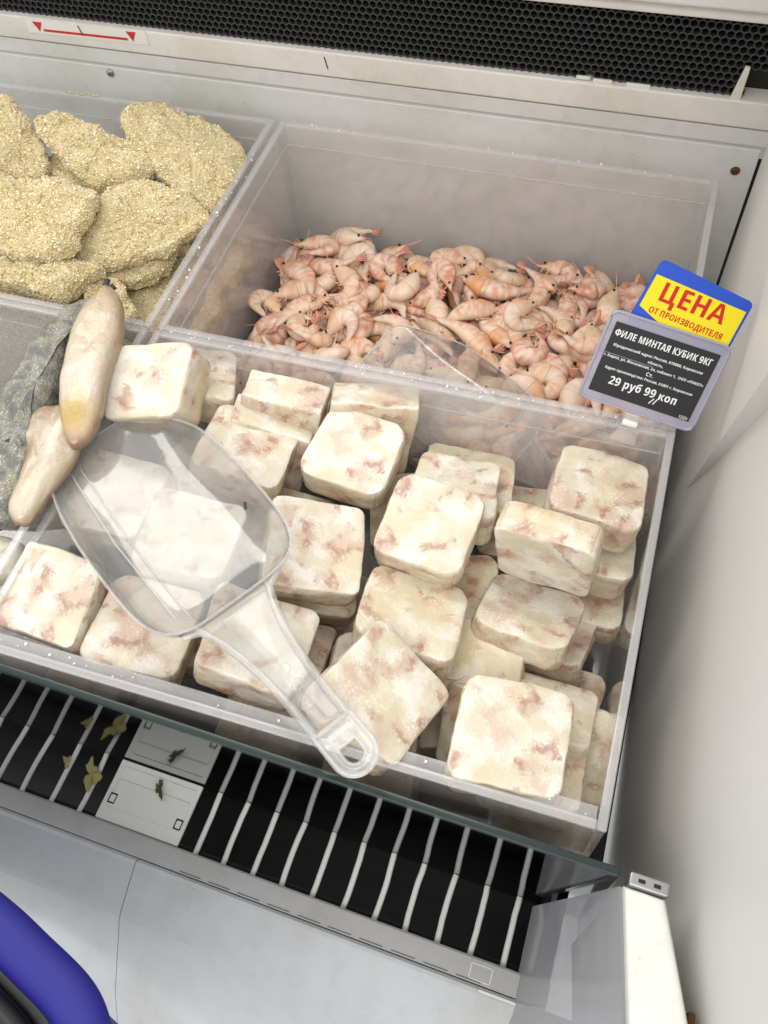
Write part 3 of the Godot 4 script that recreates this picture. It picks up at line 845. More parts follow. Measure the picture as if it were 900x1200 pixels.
func cutlets():
	var crumb := Mesher.new()
	var cv := [Vector3(1, 0.1, 0), Vector3(-0.9, 0, 0.2), Vector3(0.1, 1, 0.1), Vector3(0, -0.8, 0), Vector3(0.1, 0.2, 0.9), Vector3(-0.1, 0, -1)]
	for p in cv: crumb.add(p * 0.5)
	for f in [[0, 2, 4], [4, 2, 1], [1, 2, 5], [5, 2, 0], [4, 3, 0], [1, 3, 4], [5, 3, 1], [0, 3, 5]]: crumb.tri(f[0], f[1], f[2])
	var cm := crumb.mesh()
	var g := "breaded cutlets heaped in the back left bin"
	var list := [
		[Vector3(-0.1486, 0.000, 0.0843), Vector3(0.25, 0, -0.1), [-68.8, -7.9, -60.7, -26.1, -41.6, -31.1, -11.1, -25.0, 8.3, -20.1, 38.1, -14.2, 54.0, -8.6, 57.1, 4.1, 48.0, 20.0, 25.8, 32.4, 4.0, 37.4, -16.3, 25.5, -41.6, 10.7], 0.020, "oval breaded cutlet lying highest at the rear of the left bin"],
		[Vector3(-0.0708, -0.006, 0.0584), Vector3(0.15, 0, -0.25), [-67.9, -3.6, -69.5, -22.8, -53.5, -37.0, -28.4, -42.1, -0.0, -39.6, 26.1, -33.9, 44.1, -22.4, 52.8, -6.8, 50.3, 19.9, 45.7, 57.2, 22.9, 50.9, 0.5, 44.3, -25.7, 28.9], 0.018, "large breaded cutlet leaning in the rear right corner of the left bin"],
		[Vector3(-0.2308, 0.000, 0.0919), Vector3(0.1, 0, -0.45), [-49.4, -23.3, -37.6, -39.4, -24.3, -39.6, -4.9, -27.4, 11.2, -15.2, 30.6, 3.9, 36.0, 18.5, 31.4, 36.2, 14.3, 38.0, -8.3, 44.6], 0.024, "steep breaded cutlet at the far left, its slope falling to the right"],
		[Vector3(-0.1569, 0.003, 0.1815), Vector3(0.1, 0, 0.1), [-83.8, -32.7, -67.7, -45.0, -42.2, -40.5, -10.0, -43.1, 16.6, -41.1, 46.6, -29.0, 50.0, -6.9, 50.0, 17.0, 49.7, 36.5, 30.7, 46.3, 7.6, 48.9, -15.7, 45.7, -46.1, 31.1], 0.018, "breaded cutlet with a blunt pointed corner at the left picture edge"],
		[Vector3(-0.077, -0.014, 0.1557), Vector3(0.2, 0, -0.1), [-46.6, -16.7, -37.5, -34.8, -15.0, -45.1, 9.6, -50.0, 32.3, -42.7, 54.9, -27.9, 55.9, -15.0, 40.8, 4.3, 28.6, 22.5, 11.1, 34.8, -9.3, 47.8, -29.2, 54.2, -45.3, 43.4, -51.1, 18.9], 0.018, "broad breaded cutlet in the middle of the heap"],
		[Vector3(-0.0746, -0.034, 0.1757), Vector3(0.15, 0, -0.15), [-32.6, 14.8, -30.3, -9.6, -1.6, -35.4, 23.1, -39.9, 28.0, -15.7, 22.9, 7.5, 12.2, 20.7, -1.2, 27.2, -20.3, 28.0], 0.020, "small breaded cutlet tucked under the broad middle one"],
		[Vector3(-0.1385, -0.014, 0.2319), Vector3(0.35, 0, 0), [-58.1, -1.6, -39.3, -6.6, -20.1, -10.0, 3.3, -10.9, 14.8, -20.5, 37.1, -18.6, 54.7, -15.3, 46.2, -2.5, 33.7, 17.3, 14.3, 18.4, -9.9, 16.5, -30.1, 16.9, -50.8, 16.8], 0.022, "long narrow breaded roll beside the grey fish"],
		[Vector3(-0.05, -0.037, 0.124), Vector3(0.1, 0, -0.2), [-31.2, 6.8, -24.0, -31.2, 6.7, -30.8, 21.4, -19.4, 17.3, -0.5, 16.9, 22.9, 6.3, 25.1, -13.5, 24.9], 0.018, "breaded cutlet showing only its edge by the bin's right wall"],
		[Vector3(-0.0627, -0.062, 0.1792), Vector3(0.05, 0, 0), [-27.7, 33.2, -39.6, 1.6, -15.1, -21.7, -0.4, -52.1, 22.3, -57.1, 26.8, -22.3, 21.8, 13.3, 17.8, 49.4, -6.2, 48.9], 0.016, "lowest flat breaded cutlet at the front right of the left bin"],
		[Vector3(-0.1717, -0.024, 0.1076), Vector3(0.2, 0, 0.1), [-49.9, -12.9, -45.1, -28.0, -23.0, -31.7, 27.2, -6.5, 54.1, 3.3, 42.6, 28.1, 17.3, 30.4, -28.8, 14.4], 0.020, "breaded cutlet half buried under the oval rear one"],
		[Vector3(-0.0781, -0.032, 0.2268), Vector3(0.2, 0, -0.2), [-31.5, -15.7, -12.5, -15.4, 1.4, -16.0, 12.6, -6.4, 28.3, 7.5, 18.6, 21.5, 0.7, 15.6, -18.1, 8.2], 0.016, "small lumpy breaded piece right behind the fish's dark tip"],
		[Vector3(-0.161, -0.047, 0.23), Vector3(0.1, 0, 0), [-55.1, -9.3, -13.2, -18.5, 22.3, -18.1, 48.6, -0.0, 40.2, 17.4, -2.5, 15.3, -43.0, 12.4], 0.016, "breaded strip at the front wall under the narrow roll"],
		[Vector3(-0.14, -0.075, 0.12), Vector3(0, 0, 0), [-80, -70, 0, -90, 80, -75, 100, 0, 95, 85, 40, 120, -50, 115, -95, 60], 0.024, "wide breaded cutlet at the bottom of the heap"],
		[Vector3(-0.15, -0.105, 0.252), Vector3(1.25, 0, 0), [-90, -35, 0, -45, 80, -38, 100, 0, 70, 42, -40, 48, -100, 10], 0.018, "breaded cutlet pressed upright against the left bin's front wall"],
		[Vector3(-0.028, -0.11, 0.15), Vector3(0, 0, 1.2), [-45, -70, 0, -90, 40, -60, 45, 40, 10, 90, -40, 70], 0.018, "breaded cutlet pressed upright against the left bin's right wall"],
	]
	var k := 0
	for q in list:
		var big := noise(3000 + k, 28.0, 2)
		var fine := noise(3100 + k, 240.0, 2)
		var mid := noise(3200 + k, 75.0, 2)
		var bend := func(p: Vector3) -> Array:
			var o := p + Vector3(0, big.get_noise_2d(p.x, p.z) * 0.0055 + mid.get_noise_2d(p.x, p.z) * 0.0022, 0)
			o += Vector3(big.get_noise_3dv(p * 1.4 + Vector3(1, 0, 0)), fine.get_noise_3dv(p), big.get_noise_3dv(p * 1.4 + Vector3(0, 2, 0))) * 0.0022
			o += Vector3(mid.get_noise_3dv(p), 0, mid.get_noise_3dv(p + Vector3(0, 1, 0))) * 0.0022
			return [o, Color(1, 1, 1).lerp(lin(0.88, 0.84, 0.72), clampf(0.5 + big.get_noise_3dv(p * 2.0), 0, 1))]
		var o2 := outline(q[2], 72)
		var ms := pillow(o2, q[3] * 0.92, bend, 19, 0.33, 0.45)
		var t := thing("breaded_cutlet", q[4], "cutlet", tilted(q[0], q[1]), g)
		var verts := ms.v.duplicate()
		var mesh := ms.mesh()
		obj("crust", mesh, mats.crust, t)
		# crumbs stand on the crust
		var idx := ms.idx
		var r := RandomNumberGenerator.new()
		r.seed = 500 + k
		var xf := []
		var tints := []
		var top: float = -1e9
		for tt in range(0, idx.size(), 3):
			var a := verts[idx[tt]]
			var b := verts[idx[tt + 1]]
			var d := verts[idx[tt + 2]]
			var nrm := -(b - a).cross(d - a)
			var area := nrm.length() / 2.0
			if nrm.y < -0.3 * nrm.length(): continue
			var want := area * 1.0e6 * 0.44
			var cnt := int(want) + (1 if r.randf() < want - int(want) else 0)
			for w in cnt:
				var u := r.randf()
				var v := r.randf()
				if u + v > 1.0:
					u = 1.0 - u
					v = 1.0 - v
				var sc := 0.0012 + 0.0021 * r.randf() * r.randf() + (0.0007 if r.randf() < 0.06 else 0.0)
				var bs := Basis.from_euler(Vector3(r.randf() * TAU, r.randf() * TAU, r.randf() * TAU)).scaled(Vector3(sc * r.randf_range(0.8, 1.5), sc * r.randf_range(0.6, 1.0), sc))
				xf.append(Transform3D(bs, a + (b - a) * u + (d - a) * v))
				var br := r.randf()
				tints.append(lin(0.79, 0.725, 0.555).lerp(lin(0.94, 0.91, 0.80), br * br) if r.randf() > 0.10 else lin(0.68, 0.55, 0.35))
		var mm := MultiMesh.new()
		mm.transform_format = MultiMesh.TRANSFORM_3D
		mm.use_colors = true
		mm.mesh = cm
		mm.instance_count = xf.size()
		for w in xf.size():
			mm.set_instance_transform(w, xf[w])
			mm.set_instance_color(w, tints[w])
		var mi := MultiMeshInstance3D.new()
		mi.name = "crumbs"
		mi.multimesh = mm
		mi.material_override = mats.crumb
		mi.set_meta("kind", "stuff")
		t.add_child(mi, true)
		k += 1

# ------------------------------------------------------------------ fish in the front left bin
func fish_pieces():
	var b1 := noise(61, 14.0, 3)
	var b2 := noise(62, 26.0, 3)
	var grey := thing("grey_fish", "headless grey fish with frosty skin leaning over the bin rim", "fish", tilted(Vector3(-0.0451, 0.008, 0.3691), Vector3(0.1, 0, -0.15)))
	var o := outline([6.4, -105.2, -2.3, -100.0, -20.0, -84.6, -22.0, -68.9, -25.3, -45.1, -27.3, -22.3, -26.2, 10.9, -19.2, 49.1, -3.8, 87.9, 14.1, 103.0, 28.7, 98.0, 28.4, 87.6, 25.5, 67.1, 15.6, 37.1, 13.0, 0.2, 7.1, -31.2, -1.3, -60.0, -0.0, -83.3], 96)
	obj("body", pillow(o, 0.046, func(p): return [p + Vector3(0, b1.get_noise_2d(p.x, p.z) * 0.008 + b2.get_noise_2d(p.x * 2.2, p.z * 2.2) * 0.0040, 0), Color.WHITE], 23, 0.75, 0.85).mesh(), mats.fish_skin, grey)
	var dark := mat("fin_dark", Color(0.17, 0.16, 0.17), 0.5)
	obj("fin_tip", tube([Vector3(0.003, 0.004, -0.096), Vector3(0.005, 0.006, -0.104), Vector3(0.0075, 0.006, -0.109)], 0.0032, 8, 0.5).mesh(), dark, grey)
	# the belly flap edge and the vent
	obj("vent_fold", tube([Vector3(-0.001, 0.0215, 0.048), Vector3(0.004, 0.023, 0.0435), Vector3(0.010, 0.0225, 0.0445), Vector3(0.013, 0.0215, 0.048)], 0.0022, 8).mesh(), mats.fish_skin, grey)
	obj("vent", tube([Vector3(0.001, 0.0218, 0.0475), Vector3(0.006, 0.0222, 0.0462), Vector3(0.011, 0.0216, 0.0478)], 0.0018, 8, 0.5).mesh(), mat("vent_dark", Color(0.22, 0.23, 0.19), 0.5), grey)
	var beige := thing("beige_fish_piece", "smooth beige piece of fish with a dark tip lying along the grey fish", "fish", tilted(Vector3(-0.0131, 0.028, 0.3384), Vector3(0.1, 0, -0.1)))
	var o2 := outline([-18.5, -64.6, -7.6, -60.2, 3.2, -47.8, 12.1, -26.8, 15.0, -6.3, 19.7, 18.8, 26.2, 42.9, 27.1, 60.9, 18.8, 72.5, 3.1, 55.7, -8.2, 36.3, -18.2, 6.7, -25.3, -18.9, -24.0, -41.6, -20.1, -55.2], 96)
	var bend := func(p: Vector3) -> Array:
		var q := p + Vector3(0, b2.get_noise_2d(p.x, p.z) * 0.0012 + b1.get_noise_2d(p.x, p.z) * 0.003, 0)
		# brownish towards the edges, pale along the middle, yellowish at the belly
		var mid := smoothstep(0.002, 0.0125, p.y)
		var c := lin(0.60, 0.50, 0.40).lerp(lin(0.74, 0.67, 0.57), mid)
		c = c.lerp(lin(0.83, 0.79, 0.73), smoothstep(-0.02, 0.02, p.z + b2.get_noise_2d(p.x, p.z * 0.4) * 0.03) * mid * 0.7)
		c = c.lerp(lin(0.72, 0.61, 0.33), 0.9 * smoothstep(0.023, 0.004, Vector2((p.x - 0.012) * 1.1, (p.z - 0.050) * 0.9).length()))
		c = c.lerp(lin(0.50, 0.36, 0.28), smoothstep(0.060, 0.072, p.z) * 0.6)
		return [q, c]
	obj("body", pillow(o2, 0.025, bend, 21, 0.6, 0.85).mesh(), mats.fish_flesh, beige)
	obj("dark_tip", tube([Vector3(-0.0165, 0.001, -0.058), Vector3(-0.0185, 0.002, -0.064), Vector3(-0.0195, 0.002, -0.069)], 0.0026, 8, 0.7).mesh(), dark, beige)
	var o3 := outline([-18, -36, 4, -44, 20, -28, 24, -5, 20, 24, 17, 46, 8, 50, -2, 40, -6, 18, -11, -4, -19, -18], 96)
	var fb := func(p: Vector3) -> Array:
		var fold := b2.get_noise_2d(p.x * 1.3, p.z * 0.35)
		var c := lin(0.58, 0.48, 0.37).lerp(lin(0.80, 0.75, 0.67), smoothstep(0.001, 0.0055, p.y) * clampf(0.6 + fold * 1.6, 0, 1))
		return [p + Vector3(0, fold * 0.005, 0), c]
	var flap := obj("flesh_flap", pillow(o3, 0.012, fb, 17, 0.5).mesh(), mats.fish_flesh, self, tilted(Vector3(-0.0156, 0.017, 0.4219), Vector3(0.1, 0, -0.2)))
	tag(flap, "ragged pale flap of flesh under the smooth beige piece's lower end, at the bin wall", "fish piece")
	var o4 := outline([-30, -14, 0, -20, 26, -12, 30, 10, 8, 18, -24, 16], 48)
	var low := obj("fish_piece", pillow(o4, 0.02, func(p): return [p + Vector3(0, b2.get_noise_2d(p.x, p.z) * 0.005, 0), lin(0.80, 0.79, 0.70)], 13).mesh(), mats.fish_flesh, self, tilted(Vector3(-0.042, -0.03, 0.487), Vector3(0.1, 0.2, 0)))
	tag(low, "pale piece of fish below the grey fish at the left picture edge", "fish piece")
	var o5 := outline([-60, -40, 0, -55, 70, -45, 80, 20, 40, 60, -50, 50], 48)
	var deep := obj("fish_piece", pillow(o5, 0.05, func(p): return [p + Vector3(0, b1.get_noise_2d(p.x, p.z) * 0.012, 0), Color.WHITE], 15).mesh(), mats.fish_skin, self, tilted(Vector3(-0.095, -0.07, 0.38), Vector3(0.0, 0.3, 0)))
	tag(deep, "grey fish piece lying deeper in the front left bin", "fish piece")

# ------------------------------------------------------------------ shrimp
# centre line of a shrimp that lies on its side, in x and z; returns [position, heading] at s
func shrimp_path(curl: float, n: int) -> Array:
	var out := []
	var p := Vector3.ZERO
	var len := 0.068
	for i in n:
		var s := float(i) / (n - 1)
		var h := curl * smoothstep(0.24, 0.86, s)
		out.append([p, h])
		p += Vector3(cos(h), 0, sin(h)) * len / (n - 1)
	var c := Vector3.ZERO
	for q in out: c += q[0]
	for q in out: q[0] -= c / n
	return out

func shrimp_radius(s: float) -> float:
	if s < 0.40: return lerpf(0.0010, 0.0097, pow(smoothstep(0.0, 0.36, s), 0.85))
	return lerpf(0.0097, 0.0027, smoothstep(0.46, 0.98, s))

func make_shrimp(curl: float, v: int) -> Array:
	var n := 41
	var path := shrimp_path(curl, n)
	var nz := noise(700 + v, 70.0, 2)
	var parts := [Mesher.new(), Mesher.new()]
	var tones := [lin(0.85, 0.61, 0.48), lin(0.87, 0.69, 0.53), lin(0.81, 0.53, 0.41), lin(0.88, 0.76, 0.66)]
	for part in 2:
		var rings := []
		var cols := []
		for i in n:
			var s := float(i) / (n - 1)
			if part == 0 and s > 0.40: break
			if part == 1 and s < 0.36: continue
			var r := shrimp_radius(s)
			if part == 0: r *= 1.05 if s < 0.385 else 0.8
			var seg := fposmod((s - 0.38) / 0.098, 1.0)
			if part == 1: r *= 1.0 + 0.09 * (1.0 - seg) - 0.03
			if part == 1 and s > 0.97: r *= 0.6
			var h: float = path[i][1]
			# inside of the curl is the belly
			var belly := Vector3(-sin(h), 0, cos(h))
			var ring := []
			var rc := []
			for k in 14:
				var a := TAU * k / 14
				var across := cos(a)
				var q: Vector3 = path[i][0] + belly * across * r * (1.12 if across > 0 else 1.0) + Vector3(0, sin(a) * r * 0.80, 0)
				q += Vector3(nz.get_noise_3dv(q), nz.get_noise_3dv(q + Vector3(1, 0, 0)), 0) * 0.0009
				ring.append(q)
				var c: Color = tones[v % 4].lerp(lin(0.90, 0.80, 0.72), clampf(0.45 + nz.get_noise_3dv(q * 2.0) * 1.6, 0, 1))
				if part == 1:
					c = c.lerp(lin(0.95, 0.88, 0.83), smoothstep(0.45, 1.0, seg) * 0.5)
					c = c.lerp(lin(0.78, 0.44, 0.36), smoothstep(0.18, 0.0, seg) * 0.32)
					c = c.lerp(lin(0.88, 0.78, 0.68), smoothstep(0.2, 0.9, across) * 0.8)
					# pale, glassy towards the tail
					c = c.lerp(lin(0.84, 0.78, 0.72), smoothstep(0.72, 0.95, s) * 0.55)
				else:
					c = c.lerp(lin(0.88, 0.76, 0.62), smoothstep(0.0, 0.9, across) * 0.6)
					if v % 3 == 1: c = c.lerp(lin(0.86, 0.58, 0.30), smoothstep(0.3, -0.6, across) * smoothstep(0.12, 0.3, s) * 0.6)
					if v % 3 == 2: c = c.lerp(lin(0.74, 0.68, 0.50), smoothstep(0.0, 0.7, absf(sin(a))) * smoothstep(0.1, 0.3, s) * 0.3)
					c = c.lerp(lin(0.80, 0.52, 0.40), smoothstep(0.12, 0.0, s) * 0.6)
				rc.append(c)
			rings.append(ring)
			cols.append(rc)
		parts[part].loft(rings, cols)
	var last: Array = path[n - 1]
	var h2: float = last[1]
	var fw := Vector3(cos(h2), 0, sin(h2))
	var side := Vector3(-sin(h2), 0, cos(h2))
	var fan := Mesher.new()
	for k in 4:
		var a := (k - 1.5) * 0.34
		var d := fw.rotated(Vector3.UP, a * 0.7) + Vector3(0, a * 0.35, 0)
		var rings := []
		var cols := []
		for j in 6:
			var u := j / 5.0
			var wdt := 0.0006 + 0.0019 * sin(PI * (0.12 + u * 0.80))
			var c: Vector3 = last[0] + d * 0.0125 * u - fw * 0.001
			var ring := []
			var rc := []
			for w in 6:
				var b := TAU * w / 6
				ring.append(c + side * cos(b) * wdt + Vector3(0, sin(b) * 0.0005, 0))
				rc.append(lin(0.86, 0.60, 0.50).lerp(lin(0.60, 0.52, 0.44), smoothstep(0.75, 1.0, u)))
			rings.append(ring)
			cols.append(rc)
		fan.loft(rings, cols)
	# legs and feelers under the head, small swimming legs under the belly
	var legs := Mesher.new()
	var r := RandomNumberGenerator.new()
	r.seed = 40 + v
	for k in 5:
		var s := 0.14 + k * 0.08
		var i := int(s * (n - 1))
		var h: float = path[i][1]
		var belly := Vector3(-sin(h), 0, cos(h))
		var fwd := Vector3(cos(h), 0, sin(h))
		var root: Vector3 = path[i][0] + belly * shrimp_radius(s) * 0.9 + Vector3(0, r.randf_range(-0.003, 0.003), 0)
		var ln := 0.0062 if s < 0.42 else 0.004
		legs = tube([root, root + belly * ln * 0.55 - fwd * ln * r.randf_range(0.1, 0.5), root + belly * ln * 0.7 - fwd * ln * r.randf_range(0.6, 1.1) + Vector3(0, r.randf_range(-0.003, 0.003), 0)], 0.00075 if s < 0.42 else 0.0012, 5, 0.7, legs)
	for k in 1:
		var p0: Vector3 = path[1][0]
		legs = tube([p0, p0 + Vector3(-0.006, r.randf_range(-0.001, 0.003), 0.002 * (k - 1)), p0 + Vector3(-0.013, r.randf_range(-0.002, 0.005), 0.006 * (k - 1))], 0.00045, 5, 1.0, legs)
	for i in legs.c.size(): legs.c[i] = lin(0.88, 0.66, 0.56)
	var eyes := []
	for sg in [-1.0, 1.0]:
		var ei := int(0.13 * (n - 1))
		eyes.append(path[ei][0] + Vector3(-0.001, sg * 0.0037, -0.001))
	var balls := []
	for s in [0.12, 0.27, 0.42, 0.57, 0.72, 0.87, 1.0]:
		balls.append([path[int(s * (n - 1))][0], shrimp_radius(s) * 0.9])
	return [parts[0].mesh(), parts[1].mesh(), fan.mesh(), legs.mesh(), eyes, balls]

func shrimps():
	var kinds := []
	var curls := [3.0, 3.3, 1.7, 3.1, 0.8, 2.6, 3.5, 2.9, 1.3, 3.2]
	var eye := SphereMesh.new()
	eye.radius = 0.0013
	eye.height = 0.0026
	eye.radial_segments = 8
	eye.rings = 5
	for v in curls.size(): kinds.append(make_shrimp(curls[v], v))
	# a heap: each shrimp comes to rest on the ones below it
	var G := 0.0035
	var nx := int(0.392 / G)
	var nz := int(0.266 / G)
	var hm := PackedFloat32Array()
	hm.resize(nx * nz)
	for a in nx:
		for b in nz:
			var x := a * G
			var z := b * G
			hm[a + b * nx] = -0.172 + 0.022 * smoothstep(0.02, 0.2, x) + 0.010 * sin(x * 21.0) * sin(z * 19.0 + 1.0) + 0.012 * smoothstep(0.2, 0.38, x)
	var protos := []
	for v in kinds.size():
		protos.append(null)
	var r := RandomNumberGenerator.new()
	r.seed = 99
	var total := 370
	var alone := 300
	var lower := []
	for i in total:
		var v := r.randi_range(0, kinds.size() - 1)
		var best_y := 1e9
		var best: Transform3D
		for tries in 7:
			var bs := Basis(Vector3.UP, r.randf() * TAU) * Basis(Vector3(1, 0, 0), r.randfn(0.0, 0.42) + (PI if r.randf() < 0.5 else 0.0)) * Basis(Vector3(0, 0, 1), r.randfn(0.0, 0.30))
			bs = bs.scaled(Vector3.ONE * r.randf_range(0.88, 1.12))
			var at := Vector3(r.randf_range(0.017, 0.383), 0, r.randf_range(0.017, 0.258))
			var y := -1.0
			var ok := true
			for q in kinds[v][5]:
				var w: Vector3 = bs * q[0] + at
				if w.x < 0.005 or w.x > 0.394 or w.z < 0.005 or w.z > 0.268:
					ok = false
					break
				var hh := hm[clampi(int(w.x / G), 0, nx - 1) + clampi(int(w.z / G), 0, nz - 1) * nx]
				y = maxf(y, hh + q[1] * 0.8 - w.y)
			if ok and y < best_y:
				best_y = y
				best = Transform3D(bs, Vector3(at.x, y - 0.0025, at.z))
		if best_y > 1.0: continue
		for q in kinds[v][5]:
			var w: Vector3 = best * q[0]
			var R: float = q[1]
			for a in range(maxi(int((w.x - R) / G), 0), mini(int((w.x + R) / G) + 1, nx)):
				for b in range(maxi(int((w.z - R) / G), 0), mini(int((w.z + R) / G) + 1, nz)):
					var d2 := (Vector2(a * G, b * G) - Vector2(w.x, w.z)).length_squared()
					if d2 < R * R:
						hm[a + b * nx] = maxf(hm[a + b * nx], w.y + sqrt(R * R - d2) * 0.7)
		if i < total - alone:
			lower.append([v, best])
			continue
		var o: Node3D
		if protos[v] == null:
			o = thing("shrimp", "small pink cooked shrimp in the heap in the clear bin", "shrimp", best, "pink shrimp heaped in the bin")
			protos[v] = o
			obj("head", kinds[v][0], mats.shrimp_shell, o)
			obj("body", kinds[v][1], mats.shrimp_shell, o)
			obj("tail_fan", kinds[v][2], mats.shrimp_shell, o)
			obj("legs", kinds[v][3], mats.shrimp_shell, o)
			for p in kinds[v][4]: obj("eye", eye, mats.eye_black, o, Transform3D(Basis(), p))
		else:
			o = protos[v].duplicate()
			o.name = numbered("shrimp")
			add_child(o)
			o.transform = best
	# the ones further down, hardly seen
	var mass := Node3D.new()
	mass.name = "buried_shrimp"
	add_child(mass)
	tag(mass, "mass of pink shrimp buried under the heap's top layers", "shrimp mass", "", "stuff")
	for v in kinds.size():
		var mine := []
		for q in lower:
			if q[0] == v: mine.append(q[1])
		if mine.is_empty(): continue
		for part in 2:
			var mm := MultiMesh.new()
			mm.transform_format = MultiMesh.TRANSFORM_3D
			mm.mesh = kinds[v][part]
			mm.instance_count = mine.size()
			for k in mine.size(): mm.set_instance_transform(k, mine[k])
			var mi := MultiMeshInstance3D.new()
			mi.name = ["heads", "bodies"][part]
			mi.multimesh = mm
			mi.material_override = mats.shrimp_shell
			mi.set_meta("kind", "stuff")
			mass.add_child(mi, true)

# ------------------------------------------------------------------ clear scoops
func scoop_rim(a: float) -> Vector2:
	# rounded rectangle from u = 0 (open end) to 0.197, seen from above
	var d := Vector2(cos(a), sin(a))
	var n := 5.0 if d.x > 0 else 7.0
	var hw := 0.0555
	var k := pow(pow(absf(d.x) / 0.0985, n) + pow(absf(d.y) / hw, n), -1.0 / n)
	var q := d * k
	# a little narrower towards the open end
	q.y *= lerpf(0.84, 1.0, smoothstep(-0.0985, 0.02, q.x))
	return q + Vector2(0.0985, -0.006)

func scoop_shell(off: float) -> Mesher:
	var m := Mesher.new()
	var sec := [[0.02, 0.0], [0.3, 0.0], [0.52, 0.0], [0.66, 0.012], [0.75, 0.05], [0.83, 0.14], [0.89, 0.29], [0.935, 0.50], [0.97, 0.75], [1.0, 1.0]]
	var rings := []
	for q in sec:
		var ring := []
		for k in 96:
			var a := TAU * k / 96
			var p := scoop_rim(a)
			var h := 0.0345 * smoothstep(0.004, 0.085, p.x) + 0.0015
			var c := Vector2(0.0985, -0.006)
			var rho: float = q[0]
			# the floor runs out flat to the open end
			var w := (p - c) * rho + c
			var y: float = q[1] * h
			ring.append(Vector3(w.x, y, w.y) + Vector3(0, off, 0))
		rings.append(ring)
	m.loft(rings, null, true, true, false)
	return m

